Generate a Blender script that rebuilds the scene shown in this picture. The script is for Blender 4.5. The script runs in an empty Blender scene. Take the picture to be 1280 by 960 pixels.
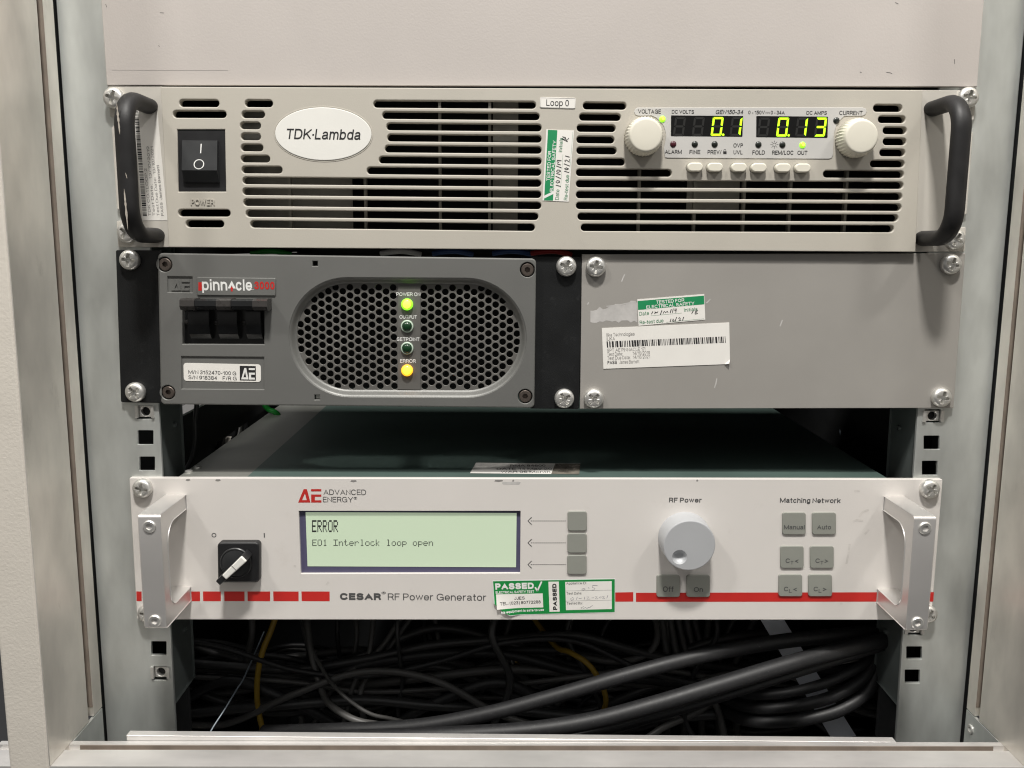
import bpy, math, random
from mathutils import Vector, Matrix
from mathutils.geometry import tessellate_polygon

random.seed(7)
sc = bpy.context.scene
COL = sc.collection
MM = 0.001

# ------------------------------------------------------------------ camera
F = 1112.4                                   # focal length in pixels of the 1280 px wide photograph
CX, CY, CZ = -20.4, -511.0, -85.7            # millimetres; origin = top centre of the upper unit's front plane
YAW, PIT, ROL = math.radians(0.476), math.radians(-8.864), math.radians(0.341)
fw = Vector((math.sin(YAW) * math.cos(PIT), math.cos(YAW) * math.cos(PIT), math.sin(PIT)))
rt = fw.cross(Vector((0, 0, 1))).normalized()
up = rt.cross(fw)
R2 = rt * math.cos(ROL) + up * math.sin(ROL)
U2 = -rt * math.sin(ROL) + up * math.cos(ROL)
cd = bpy.data.cameras.new('camera')
cam = bpy.data.objects.new('camera', cd)
COL.objects.link(cam)
cd.sensor_width = 36.0
cd.lens = F / 1280 * 36.0
cd.clip_start = 0.01
cd.clip_end = 100
m = Matrix((R2, U2, -fw)).transposed().to_4x4()
m.translation = Vector((CX, CY, CZ)) * MM
cam.matrix_world = m
sc.camera = cam

# ------------------------------------------------------------------ room light
sc.view_settings.view_transform = 'Standard'
sc.view_settings.look = 'None'
sc.view_settings.exposure = 0.0
sc.view_settings.gamma = 1.0
sc.cycles.filter_width = 1.15
w = bpy.data.worlds.new('World')
sc.world = w
w.use_nodes = True
nt = w.node_tree
bg = nt.nodes['Background']
tc = nt.nodes.new('ShaderNodeTexCoord')
sp = nt.nodes.new('ShaderNodeSeparateXYZ')
mr = nt.nodes.new('ShaderNodeMapRange')
mr.inputs[1].default_value = -1
mr.inputs[2].default_value = 1
cr = nt.nodes.new('ShaderNodeValToRGB')
nt.links.new(tc.outputs['Generated'], sp.inputs[0])
nt.links.new(sp.outputs[2], mr.inputs[0])
nt.links.new(mr.outputs[0], cr.inputs[0])
nt.links.new(cr.outputs[0], bg.inputs[0])
for e, (p, c) in zip([cr.color_ramp.elements[0], cr.color_ramp.elements[1]] + [cr.color_ramp.elements.new(p) for p in (0.45, 0.6)],
                     ((0.0, (.10, .095, .09, 1)), (1.0, (.62, .61, .58, 1)), (0.45, (.24, .23, .215, 1)), (0.6, (.36, .35, .335, 1)))):
    e.position = p
    e.color = c
bg.inputs[1].default_value = 0.60


def lamp(name, loc, target, size, power, col):
    l = bpy.data.lights.new(name, 'AREA')
    l.shape = 'RECTANGLE'
    l.size, l.size_y = size
    l.energy = power
    l.color = col
    o = bpy.data.objects.new(name, l)
    COL.objects.link(o)
    o.location = loc
    d = (Vector(target) - Vector(loc)).normalized()
    o.rotation_euler = d.to_track_quat('-Z', 'Y').to_euler()
    o['kind'] = 'helper'
    return o


KEY = (-0.02, -0.74, 1.25)
lamp('ceiling_lamp', KEY, (0, 0, -.15), (.15, .10), 32, (1, .970, .920))
lamp('ceiling_lamp', (-1.0, -0.9, 1.25), (0, 0, -.15), (.18, .12), 10, (1, .970, .920))
lamp('ceiling_lamp', (1.0, -0.9, 1.25), (0, 0, -.15), (.18, .12), 8, (1, .970, .920))

# ------------------------------------------------------------------ picture point -> point on a real plane (mm)


def ray(px, py):
    return fw + R2 * ((px - 640) / F) - U2 * ((py - 480) / F)


def P(px, py, d=0.0):
    """X, Z where the sight line meets the plane standing d mm in front of the rack plane"""
    r = ray(px, py)
    t = (-d - CY) / r.y
    return (CX + r.x * t, CZ + r.z * t)


def PZ(px, py, z):
    """X, D where the sight line meets the level plane z"""
    r = ray(px, py)
    t = (z - CZ) / r.z
    return (CX + r.x * t, -(CY + r.y * t))


def PX(px, py, x):
    """D, Z where the sight line meets the side plane x"""
    r = ray(px, py)
    t = (x - CX) / r.x
    return (-(CY + r.y * t), CZ + r.z * t)


def Q(pts, d=0.0):
    return [P(a, b, d) for a, b in pts]


# ------------------------------------------------------------------ polygons
def area(p):
    return sum(p[i - 1][0] * p[i][1] - p[i][0] * p[i - 1][1] for i in range(len(p))) / 2


def ccw(p):
    return list(p) if area(p) > 0 else list(reversed(p))


def off(p, b):
    """offset of a counter-clockwise polygon, positive outwards"""
    n = len(p)
    out = []
    for i in range(n):
        a, c, e = p[i - 1], p[i], p[(i + 1) % n]
        v1 = Vector((c[0] - a[0], c[1] - a[1]))
        v2 = Vector((e[0] - c[0], e[1] - c[1]))
        if v1.length < 1e-9: v1 = v2
        if v2.length < 1e-9: v2 = v1
        v1.normalize(); v2.normalize()
        n1 = Vector((v1.y, -v1.x)); n2 = Vector((v2.y, -v2.x))
        s = n1 + n2
        k = max(s.length_squared / 2, .3)
        s = s / k
        out.append((c[0] + s.x * b, c[1] + s.y * b))
    return out


def rnd(p, r, n=5):
    """round the corners of a polygon"""
    p = ccw(p)
    out = []
    rr = r if isinstance(r, (list, tuple)) else [r] * len(p)
    for i in range(len(p)):
        a, c, e = Vector(p[i - 1]), Vector(p[i]), Vector(p[(i + 1) % len(p)])
        q = rr[i]
        d1, d2 = (a - c), (e - c)
        q = min(q, d1.length * .49, d2.length * .49)
        if q < .01:
            out.append(tuple(c)); continue
        s, t = c + d1.normalized() * q, c + d2.normalized() * q
        for k in range(n + 1):
            u = k / n
            # rational quarter arc
            wv = .7071
            den = (1 - u) ** 2 + 2 * wv * u * (1 - u) + u * u
            v = (s * (1 - u) ** 2 + c * 2 * wv * u * (1 - u) + t * u * u) / den
            out.append((v.x, v.y))
    return out


def circ(c, r, n=24, ry=None, a0=0):
    ry = ry or r
    return [(c[0] + r * math.cos(a0 + 2 * math.pi * k / n), c[1] + ry * math.sin(a0 + 2 * math.pi * k / n)) for k in range(n)]


def rect(x0, x1, z0, z1):
    return [(x0, z0), (x1, z0), (x1, z1), (x0, z1)]


def stadium(c, w_, h, n=10):
    """capsule centred c, full width w_, full height h"""
    r = h / 2
    a = w_ / 2 - r
    o = []
    for k in range(n + 1):
        t = -math.pi / 2 + math.pi * k / n
        o.append((c[0] + a + r * math.cos(t), c[1] + r * math.sin(t)))
    for k in range(n + 1):
        t = math.pi / 2 + math.pi * k / n
        o.append((c[0] - a + r * math.cos(t), c[1] + r * math.sin(t)))
    return o


def slot(xl, yl, xr, yr, hp, d):
    """capsule opening given its end pixels and pixel height"""
    a, b = Vector(P(xl, yl, d)), Vector(P(xr, yr, d))
    s = (b - a)
    L = s.length
    s.normalize()
    nrm = Vector((-s.y, s.x))
    h = hp / F * (-d - CY)
    r = h / 2
    o = []
    for k in range(9):
        t = -math.pi / 2 + math.pi * k / 8
        v = b - s * r + s * (r * math.cos(t)) + nrm * (r * math.sin(t))
        o.append((v.x, v.y))
    for k in range(9):
        t = math.pi / 2 + math.pi * k / 8
        v = a + s * r + s * (r * math.cos(t)) + nrm * (r * math.sin(t))
        o.append((v.x, v.y))
    return o


# ------------------------------------------------------------------ mesh builder, millimetres: X right, Z up, D towards the viewer
class MB:
    def __init__(s):
        s.v, s.f = [], []

    def add(s, pts):
        i = len(s.v)
        s.v += [tuple(p) for p in pts]
        return list(range(i, i + len(pts)))

    def loft(s, loops, cap0=False, cap1=False, closed=True):
        ids = [s.add(l) for l in loops]
        n = len(ids[0])
        for a, b in zip(ids, ids[1:]):
            for k in range(n if closed else n - 1):
                j = (k + 1) % n
                s.f.append((a[k], a[j], b[j], b[k]))
        if cap0: s.f.append(tuple(reversed(ids[0])))
        if cap1: s.f.append(tuple(ids[-1]))

    def fill(s, loops, d):
        """flat face with holes at depth d, facing the viewer"""
        pts = [[Vector((x, z, 0)) for x, z in l] for l in loops]
        flat = [(x, d, z) for l in loops for x, z in l]
        i0 = len(s.v)
        s.v += flat
        for t in tessellate_polygon(pts):
            a, b, c = [flat[k] for k in t]
            ar = (b[0] - a[0]) * (c[2] - a[2]) - (c[0] - a[0]) * (b[2] - a[2])
            t = tuple(i0 + k for k in t)
            s.f.append(t if ar > 0 else (t[0], t[2], t[1]))

    def plate(s, poly, d0, d1, bev=.3, holes=(), hbev=.3, steps=3, back=True):
        """flat plate with rounded front edges and holes"""
        poly = ccw(poly)
        holes = [ccw(h) for h in holes]
        bev = max(bev, 1e-4)
        def rings(p, sg, b):
            o = [[(x, d0, z) for x, z in p]]
            for k in range(steps + 1):
                t = math.pi / 2 * k / steps
                q = off(p, -sg * b * (1 - math.cos(t)))
                o.append([(x, d1 - b + b * math.sin(t), z) for x, z in q])
            return o
        R = rings(poly, 1, bev)
        s.loft(R)
        front = [[(x, z) for x, d, z in R[-1]]]
        for h in holes:
            H = rings(h, -1, hbev)
            s.loft([list(reversed(l)) for l in H])
            front.append([(x, z) for x, d, z in H[-1]])
        s.fill(front, d1)
        if back and not holes:
            s.f.append(tuple(reversed(s.add(R[0]))))

    def box(s, x0, x1, z0, z1, d0, d1):
        i = s.add([(x0, d0, z0), (x1, d0, z0), (x1, d0, z1), (x0, d0, z1), (x0, d1, z0), (x1, d1, z0), (x1, d1, z1), (x0, d1, z1)])
        for q in ((3, 2, 1, 0), (4, 5, 6, 7), (0, 1, 5, 4), (1, 2, 6, 5), (2, 3, 7, 6), (3, 0, 4, 7)):
            s.f.append(tuple(i[k] for k in q))

    def tube(s, pts, r, n=10, flat=None, cap=True):
        """round tube along (x,d,z) points; flat = (rx, r) for an oval with rx along X"""
        P3 = [Vector(p) for p in pts]
        loops = []
        ref = Vector((1, 0, 0)) if flat else Vector((.31, .2, .93))
        for i, p in enumerate(P3):
            t = (P3[min(i + 1, len(P3) - 1)] - P3[max(i - 1, 0)]).normalized()
            a = (ref - t * ref.dot(t)).normalized()
            b = t.cross(a)
            if not flat: ref = a
            ra, rb = flat if flat else (r, r)
            loops.append([tuple(p + a * ra * math.cos(q) + b * rb * math.sin(q)) for q in [2 * math.pi * k / n for k in range(n)]])
        s.loft(loops, cap, cap)

    def lathe(s, c, prof, n=32):
        """profile [(radius, d)] turned about the D axis through c = (X, Z)"""
        loops = [[(x, d, z) for x, z in circ(c, max(r, .001), n)] for r, d in prof]
        s.loft(loops, False, True)

    def ribbon(s, pts, wd, d):
        """flat stroke of width wd"""
        pts = [Vector(p) for p in pts]
        L, Rr = [], []
        for i, p in enumerate(pts):
            t = pts[min(i + 1, len(pts) - 1)] - pts[max(i - 1, 0)]
            if t.length < 1e-9: t = Vector((1, 0))
            t.normalize()
            nn = Vector((-t.y, t.x)) * wd / 2
            L.append(p + nn); Rr.append(p - nn)
        a = s.add([(v.x, d, v.y) for v in Rr]); b = s.add([(v.x, d, v.y) for v in L])
        for k in range(len(a) - 1):
            s.f.append((a[k], a[k + 1], b[k + 1], b[k]))

    def poly(s, p, d):
        p = ccw(p)
        s.f.append(tuple(s.add([(x, d, z) for x, z in p])))

    def build(s, name, mt, parent=None, smooth=18, label=None, origin=None):
        o0 = Vector(origin) if origin is not None else org(parent)
        me = bpy.data.meshes.new(name)
        me.from_pydata([(v[0] * MM - o0.x, -v[1] * MM - o0.y, v[2] * MM - o0.z) for v in s.v], [], s.f)
        me.update()
        if smooth:
            me.shade_smooth()
            me.set_sharp_from_angle(angle=math.radians(smooth))
        if mt: me.materials.append(mt)
        o = bpy.data.objects.new(name, me)
        COL.objects.link(o)
        if parent: o.parent = parent
        if origin is not None: o.location = o0 - org(parent)
        if label: o['label'] = label
        return o


def org(o):
    v = Vector((0, 0, 0))
    while o:
        v += o.location
        o = o.parent
    return v


def thing(name, label, cat, at, group=None):
    o = bpy.data.objects.new(name, None)
    o.empty_display_size = .01
    COL.objects.link(o)
    o.location = (at[0] * MM, -at[1] * MM, at[2] * MM)
    tag(o, label, cat, group)
    return o


def tag(o, label, cat, group=None):
    o['label'] = label
    o['category'] = cat
    if group: o['group'] = group
    return o


# ------------------------------------------------------------------ materials
def mat(name, col, rough=.5, metal=0.0, var=.06, vs=60, bump=0.0, bs=1500, spec=.5, emit=None, es=0, dirt=0.0, dirtcol=(.1, .09, .08), stretch=(1, 1, 1), coat=0, rv=.08):
    m = bpy.data.materials.new(name)
    m.use_nodes = True
    n = m.node_tree
    b = n.nodes['Principled BSDF']
    b.inputs['Base Color'].default_value = (*col, 1)
    b.inputs['Roughness'].default_value = rough
    b.inputs['Metallic'].default_value = metal
    b.inputs['Specular IOR Level'].default_value = spec
    if coat: b.inputs['Coat Weight'].default_value = coat
    if emit:
        b.inputs['Emission Color'].default_value = (*emit, 1)
        b.inputs['Emission Strength'].default_value = es
    t = n.nodes.new('ShaderNodeTexCoord')
    mp = n.nodes.new('ShaderNodeMapping')
    mp.inputs['Scale'].default_value = stretch
    n.links.new(t.outputs['Object'], mp.inputs[0])
    def noise(scale, detail=4, r=.55):
        x = n.nodes.new('ShaderNodeTexNoise')
        x.inputs['Scale'].default_value = scale
        x.inputs['Detail'].default_value = detail
        x.inputs['Roughness'].default_value = r
        n.links.new(mp.outputs[0], x.inputs['Vector'])
        return x
    if var:
        x = noise(vs)
        r = n.nodes.new('ShaderNodeMapRange')
        r.inputs[1].default_value = .25; r.inputs[2].default_value = .75
        r.inputs[3].default_value = 1 - var; r.inputs[4].default_value = 1 + var
        n.links.new(x.outputs['Fac'], r.inputs[0])
        mx = n.nodes.new('ShaderNodeVectorMath'); mx.operation = 'SCALE'
        mx.inputs[0].default_value = col
        n.links.new(r.outputs[0], mx.inputs['Scale'])
        last = mx.outputs[0]
        if dirt:
            y = noise(vs * 2.3, 8, .72)
            r2 = n.nodes.new('ShaderNodeMapRange')
            r2.inputs[1].default_value = .60; r2.inputs[2].default_value = .78
            r2.inputs[3].default_value = 0; r2.inputs[4].default_value = dirt
            n.links.new(y.outputs['Fac'], r2.inputs[0])
            mi = n.nodes.new('ShaderNodeMix'); mi.data_type = 'RGBA'
            n.links.new(r2.outputs[0], mi.inputs[0])
            n.links.new(last, mi.inputs[6])
            mi.inputs[7].default_value = (*dirtcol, 1)
            last = mi.outputs[2]
        n.links.new(last, b.inputs['Base Color'])
        if rv:
            r3 = n.nodes.new('ShaderNodeMapRange')
            r3.inputs[3].default_value = max(rough - rv, .03); r3.inputs[4].default_value = rough + rv
            n.links.new(x.outputs['Fac'], r3.inputs[0])
            n.links.new(r3.outputs[0], b.inputs['Roughness'])
    if bump:
        z = noise(bs, 3)
        bp = n.nodes.new('ShaderNodeBump')
        bp.inputs['Strength'].default_value = bump
        bp.inputs['Distance'].default_value = .0004
        n.links.new(z.outputs['Fac'], bp.inputs['Height'])
        n.links.new(bp.outputs[0], b.inputs['Normal'])
    return m


M = dict(
    beige=mat('beige_enamel', (.445, .418, .365), .48, var=.03, vs=25, bump=.12, bs=2500, dirt=.10),
    ear=mat('pale_beige_enamel', (.50, .475, .43), .45, var=.03, vs=30, bump=.1, bs=2500, dirt=.1),
    knob=mat('ivory_plastic', (.66, .63, .54), .42, var=.02, vs=80),
    overlay=mat('silver_grey_overlay', (.50, .49, .47), .38, var=.02, vs=60),
    badge=mat('white_badge', (.72, .71, .67), .35, var=.02),
    toppanel=mat('pale_grey_panel_paint', (.455, .42, .395), .5, var=.05, vs=9, bump=.15, bs=900, dirt=.05),
    black=mat('black_plastic', (.013, .013, .014), .42, var=.15, vs=200, bump=.1, bs=3000),
    rocker=mat('dark_rocker_plastic', (.022, .023, .024), .38, var=.1, vs=150),
    rubber=mat('black_rubber_coating', (.011, .0105, .011), .52, var=.25, vs=120, bump=.1, bs=900, dirt=.12, dirtcol=(.10, .09, .08), spec=.4),
    pit=mat('dark_interior', (.012, .012, .012), .8, var=.2),
    rib=mat('dull_internal_steel', (.30, .29, .255), .6, metal=.2, var=.25, vs=40),
    ink=mat('black_ink', (.012, .012, .013), .6, var=0),
    softink=mat('grey_ink', (.07, .07, .07), .6, var=0),
    fadedink=mat('faded_print_ink', (.22, .21, .20), .6, var=0),
    pen=mat('blue_black_pen', (.05, .045, .10), .6, var=0),
    white=mat('white_label', (.74, .72, .68), .5, var=.025, vs=90),
    whiteink=mat('white_ink', (.72, .72, .70), .5, var=0),
    green=mat('green_label_print', (.012, .23, .085), .45, var=.05, vs=90),
    greenbright=mat('bright_green_label_print', (.006, .22, .045), .4, var=.05, vs=90),
    greenink=mat('green_ink', (.03, .20, .09), .5, var=0),
    pinn=mat('grey_metallic_lacquer', (.158, .158, .150), .42, metal=.25, var=.03, vs=30, bump=.15, bs=3500, dirt=.06, dirtcol=(.3, .28, .25)),
    mesh=mat('grey_perforated_sheet', (.145, .14, .13), .42, metal=.3, var=.15, vs=45, dirt=.3, dirtcol=(.08, .07, .06)),
    bracket=mat('black_powder_coat', (.008, .0085, .009), .5, spec=.3, var=.2, vs=60, bump=.25, bs=2500, dirt=.06, dirtcol=(.25, .25, .25)),
    grip=mat('highlight_grip_plastic', (.035, .032, .03), .28, var=.2, vs=200),  # paler than the breaker plastic to stand in for glossy highlights
    breaker=mat('breaker_plastic', (.010, .0105, .011), .22, var=.1, vs=120),
    blank=mat('grey_panel_paint', (.315, .30, .278), .45, metal=.12, var=.055, vs=18, bump=.1, bs=3000, dirt=.05, dirtcol=(.2, .19, .17)),
    residue=mat('glue_residue', (.47, .455, .44), .25, var=.15, vs=150),
    cesar=mat('off_white_enamel', (.63, .60, .57), .42, var=.03, vs=16, bump=.08, bs=2500, dirt=.22, dirtcol=(.42, .38, .34)),
    red=mat('red_print', (.50, .022, .018), .42, var=.06, vs=60),
    logored=mat('red_logo_print', (.45, .025, .02), .45, var=0),
    lcdframe=mat('violet_grey_lcd_frame', (.085, .08, .14), .35, var=.05),
    key=mat('grey_silicone_key', (.245, .25, .222), .55, var=.03, vs=60, bump=.05),
    keydark=mat('dark_grey_silicone_key', (.17, .172, .155), .55, var=.03, vs=60),
    dial=mat('satin_silver_dial', (.50, .51, .525), .5, metal=.3, var=.02, vs=60),
    bar=mat('satin_aluminium', (.72, .70, .68), .38, metal=.7, var=.03, vs=25, bump=.05),
    screw=mat('bright_zinc', (.72, .71, .68), .40, metal=.8, var=.12, vs=400, bump=.1, bs=900),
    cap=mat('burnished_steel', (.14, .115, .10), .4, metal=.7, var=.1, vs=300),
    zinc=mat('galvanised_steel', (.60, .62, .60), .42, metal=.68, var=.24, vs=38, bump=.04, bs=300, dirt=.12, dirtcol=(.62, .62, .58), stretch=(1, 1, .35)),
    shadedzinc=mat('shade_darkened_zinc', (.15, .17, .165), .5, metal=.4, var=.2, vs=40),  # post zinc with the shade put into its colour
    alum=mat('weathered_aluminium', (.79, .755, .69), .40, metal=.65, var=.30, vs=22, bump=.08, bs=400, dirt=.45, dirtcol=(.42, .39, .34), stretch=(1, 1, .5)),
    rail=mat('bright_aluminium', (.74, .72, .70), .36, metal=.6, var=.14, vs=45, bump=.06, bs=500, dirt=.3, dirtcol=(.55, .48, .42), stretch=(.4, 1, 1)),
    groove=mat('groove_dust', (.20, .165, .135), .8, var=.2, vs=80),
    cream=mat('cream_powder_coat', (.60, .56, .50), .5, var=.04, vs=30, bump=.4, bs=700, dirt=.06),
    lid=mat('dark_steel_lid', (.095, .14, .125), .45, metal=.2, var=.15, vs=14, bump=.05, bs=600),
    lidedge=mat('galvanised_lid_edge', (.34, .345, .315), .45, metal=.6, var=.15, vs=30),
    dark=mat('black_enclosure_paint', (.018, .019, .02), .6, var=.2),
    floor=mat('dark_vinyl_floor', (.03, .03, .032), .5, var=.3, vs=8),
    cable=mat('black_cable_sheath', (.014, .014, .015), .52, var=.2, vs=330, dirt=.8, dirtcol=(.14, .14, .135)),
    dimcable=mat('charcoal_cable_sheath', (.032, .032, .032), .4, var=.1),
    greycable=mat('grey_cable_sheath', (.075, .073, .07), .45, var=.1),
    yellow=mat('yellow_cable_sheath', (.27, .17, .014), .5, var=.1),
    greenwire=mat('green_wire', (.01, .25, .03), .4, var=0),
    redwire=mat('red_wire', (.35, .015, .015), .4, var=0),
    bluewire=mat('blue_wire', (.03, .07, .20), .4, var=0),
    dimwire=mat('blue_grey_wire', (.22, .26, .30), .35, var=.05),
    whitewire=mat('white_sheath', (.65, .64, .62), .45, var=.05),
    smudge=mat('grey_smudge', (.575, .545, .515), .5, var=.12, vs=400),
    wear=mat('bare_worn_metal', (.42, .38, .33), .5, metal=.2, var=.3, vs=500),
    duct=mat('white_plastic_duct', (.70, .73, .80), .45, var=.05),
    tan=mat('tan_trim', (.50, .36, .25), .6, var=.15),
    brown=mat('tarnished_tape', (.42, .38, .32), .25, metal=.5, var=.3, vs=200),
    lcd=mat('backlit_lcd', (.36, .43, .32), .3, var=0, emit=(.57, .68, .49), es=.41),
    seg=mat('lit_segment', (.3, .6, .02), .4, var=0, emit=(.50, 1.0, .01), es=1.4),
    segoff=mat('unlit_segment', (.017, .017, .016), .4, var=0),
    window=mat('smoked_window', (.007, .007, .007), .5, var=0, spec=.12),
    ledgreen=mat('lit_green_led', (.3, .7, .05), .3, var=0, emit=(.26, 1.0, .015), es=1.4),
    ledcore=mat('lit_green_core', (.7, .9, .1), .3, var=0, emit=(.80, 1.0, .06), es=1.6),
    ledamber=mat('lit_amber_led', (.9, .5, .05), .3, var=0, emit=(1.0, .42, .015), es=1.5),
    ledambercore=mat('lit_amber_core', (.9, .7, .05), .3, var=0, emit=(1.0, .72, .05), es=1.6),
    leddark=mat('unlit_led', (.012, .015, .012), .3, var=0),
    ledred=mat('unlit_red_led', (.06, .012, .018), .3, var=0),
    leddkgreen=mat('unlit_green_led', (.006, .035, .012), .25, var=0),
    bezel=mat('pale_led_collar', (.45, .55, .45), .35, var=0),
)

# ------------------------------------------------------------------ lettering: a plain grotesque drawn with strokes
def arc(cx, cy, rx, ry, a0, a1, n=12):
    o = []
    for k in range(n + 1):
        t = math.radians(a0 + (a1 - a0) * k / n)
        c, s = math.cos(t), math.sin(t)
        o.append((cx + rx * math.copysign(abs(c) ** .88, c), cy + ry * math.copysign(abs(s) ** .88, s)))
    return o


def _g():
    g = {}
    E_ = lambda cy, ry, cx=.5, rx=.5: arc(cx, cy, rx, ry, 90, 450, 24)
    S_ = lambda h: arc(.5, .755 * h, .46, .245 * h, 28, 250, 12) + arc(.5, .262 * h, .5, .262 * h, 72, -152, 14)
    x = .73
    g['A'] = (.84, [[(0, 0), (.5, 1), (1, 0)], [(.19, .34), (.81, .34)]])
    g['B'] = (.70, [[(0, .53), (0, 1), (.55, 1)] + arc(.55, .765, .38, .235, 90, -90) + [(0, .53)], [(0, .53), (.58, .53)] + arc(.58, .265, .42, .265, 90, -90) + [(0, 0), (0, .53)]])
    g['C'] = (.82, [arc(.5, .5, .5, .5, 40, 320, 20)])
    g['D'] = (.76, [[(0, .5), (0, 1), (.45, 1)] + arc(.45, .5, .55, .5, 90, -90) + [(0, 0), (0, .5)]])
    g['E'] = (.60, [[(1, 1), (0, 1), (0, 0), (1, 0)], [(0, .53), (.92, .53)]])
    g['F'] = (.56, [[(1, 1), (0, 1), (0, 0)], [(0, .5), (.85, .5)]])
    g['G'] = (.86, [arc(.5, .5, .5, .5, 40, 325, 20) + [(.98, .25), (.98, .47), (.56, .47)], [(.98, .3), (.98, 0)]])
    g['H'] = (.70, [[(0, 0), (0, 1)], [(1, 0), (1, 1)], [(0, .53), (1, .53)]])
    g['I'] = (0, [[(0, 0), (0, 1)]])
    g['J'] = (.48, [[(1, 1), (1, .3)] + arc(.5, .3, .5, .3, 0, -175)])
    g['K'] = (.72, [[(0, 0), (0, 1)], [(1, 1), (0, .34)], [(.34, .58), (1, 0)]])
    g['L'] = (.52, [[(0, 1), (0, 0), (1, 0)]])
    g['M'] = (1.0, [[(0, 0), (0, 1)], [(0, 1), (.5, .05), (1, 1)], [(1, 1), (1, 0)]])
    g['N'] = (.70, [[(0, 0), (0, 1), (1, 0), (1, 1)]])
    g['O'] = (.88, [E_(.5, .5)])
    g['P'] = (.64, [[(0, 0), (0, 1)], [(0, 1), (.55, 1)] + arc(.55, .73, .45, .27, 90, -90) + [(0, .46)]])
    g['Q'] = (.88, [E_(.5, .5), [(.6, .25), (1, -.05)]])
    g['R'] = (.68, [[(0, 0), (0, 1)], [(0, 1), (.55, 1)] + arc(.55, .74, .43, .26, 90, -90) + [(0, .48)], [(.5, .48), (.78, .42), (.9, .25), (1, 0)]])
    g['S'] = (.70, [S_(1)])
    g['T'] = (.66, [[(0, 1), (1, 1)], [(.5, 1), (.5, 0)]])
    g['U'] = (.70, [[(0, 1), (0, .34)] + arc(.5, .34, .5, .34, 180, 360) + [(1, 1)]])
    g['V'] = (.80, [[(0, 1), (.5, 0), (1, 1)]])
    g['W'] = (1.15, [[(0, 1), (.25, 0), (.5, 1), (.75, 0), (1, 1)]])
    g['X'] = (.78, [[(0, 0), (1, 1)], [(0, 1), (1, 0)]])
    g['Y'] = (.80, [[(0, 1), (.5, .43), (1, 1)], [(.5, .43), (.5, 0)]])
    g['Z'] = (.68, [[(0, 1), (1, 1), (0, 0), (1, 0)]])
    g['0'] = (.56, [E_(.5, .5)])
    g['1'] = (.36, [[(0, .76), (.6, .82), (1, 1), (1, 0)]])
    g['2'] = (.56, [arc(.5, .72, .48, .28, 170, -40, 12) + [(0, 0), (1, 0)]])
    g['3'] = (.56, [arc(.48, .755, .44, .245, 160, -90), arc(.48, .265, .5, .265, 90, -160)])
    g['4'] = (.60, [[(.76, 0), (.76, 1)], [(.76, 1), (0, .28), (1, .28)]])
    g['5'] = (.56, [[(.92, 1), (.2, 1), (.08, .48)] + arc(.5, .33, .5, .33, 132, -155)])
    g['6'] = (.56, [E_(.32, .32), arc(.55, .5, .55, .5, 55, 190, 12)])
    g['9'] = (.56, [E_(.68, .32), arc(.45, .5, .55, .5, 235, 370, 12)])
    g['7'] = (.54, [[(0, 1), (1, 1), (.6, .5), (.35, 0)]])
    g['8'] = (.56, [E_(.765, .235, .5, .44), E_(.265, .265)])
    g['a'] = (.56, [arc(.48, .5, .42, .23, 150, 0) + [(.9, .1), (1, 0)], [(.9, .40), (.4, .36)] + arc(.38, .18, .38, .18, 95, 270) + [(.62, .02), (.9, .16)]])
    g['b'] = (.56, [[(0, 0), (0, 1)], E_(x / 2, x / 2)])
    g['c'] = (.54, [arc(.5, x / 2, .5, x / 2, 42, 318, 18)])
    g['d'] = (.56, [[(1, 0), (1, 1)], E_(x / 2, x / 2)])
    g['e'] = (.58, [[(.06, .35), (.98, .35)], [(1, .30)] + arc(.5, x / 2, .5, x / 2, 6, 312, 20)])
    g['f'] = (.32, [[(.42, 0), (.42, .8)] + arc(.85, .8, .43, .2, 180, 90, 6), [(0, .7), (.95, .7)]])
    g['g'] = (.56, [E_(x / 2, x / 2), [(1, x), (1, -.04)] + arc(.5, -.04, .5, .24, 0, -155)])
    g['h'] = (.54, [[(0, 0), (0, 1)], [(0, .38)] + arc(.5, .4, .5, .33, 175, 0) + [(1, 0)]])
    g['i'] = (0, [[(0, 0), (0, .64)], [(0, .985), (0, 1)]])
    g['k'] = (.52, [[(0, 0), (0, 1)], [(1, x), (0, .22)], [(.36, .45), (1, 0)]])
    g['l'] = (0, [[(0, 0), (0, 1)]])
    g['m'] = (.90, [[(0, 0), (0, x)], [(0, .4)] + arc(.25, .42, .25, .31, 175, 0, 8) + [(.5, 0)], [(.5, .4)] + arc(.75, .42, .25, .31, 175, 0, 8) + [(1, 0)]])
    g['n'] = (.54, [[(0, 0), (0, x)], [(0, .38)] + arc(.5, .4, .5, .33, 175, 0) + [(1, 0)]])
    g['o'] = (.58, [E_(x / 2, x / 2)])
    g['p'] = (.56, [[(0, -.28), (0, x)], E_(x / 2, x / 2)])
    g['q'] = (.56, [[(1, -.28), (1, x)], E_(x / 2, x / 2)])
    g['r'] = (.30, [[(0, 0), (0, x)], [(0, .36)] + arc(.95, .36, .95, .37, 175, 88, 6)])
    g['s'] = (.50, [S_(x)])
    g['t'] = (.30, [[(.4, .95), (.4, .16)] + arc(.85, .16, .45, .16, 180, 270, 6), [(0, .7), (.95, .7)]])
    g['u'] = (.54, [[(0, x), (0, .32)] + arc(.5, .32, .5, .32, 180, 360) + [(1, .34)], [(1, x), (1, 0)]])
    g['v'] = (.58, [[(0, x), (.5, 0), (1, x)]])
    g['w'] = (.86, [[(0, x), (.25, 0), (.5, x), (.75, 0), (1, x)]])
    g['x'] = (.56, [[(0, 0), (1, x)], [(0, x), (1, 0)]])
    g['y'] = (.58, [[(0, x), (.5, 0)], [(1, x), (.42, -.16), (.1, -.27)]])
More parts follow.
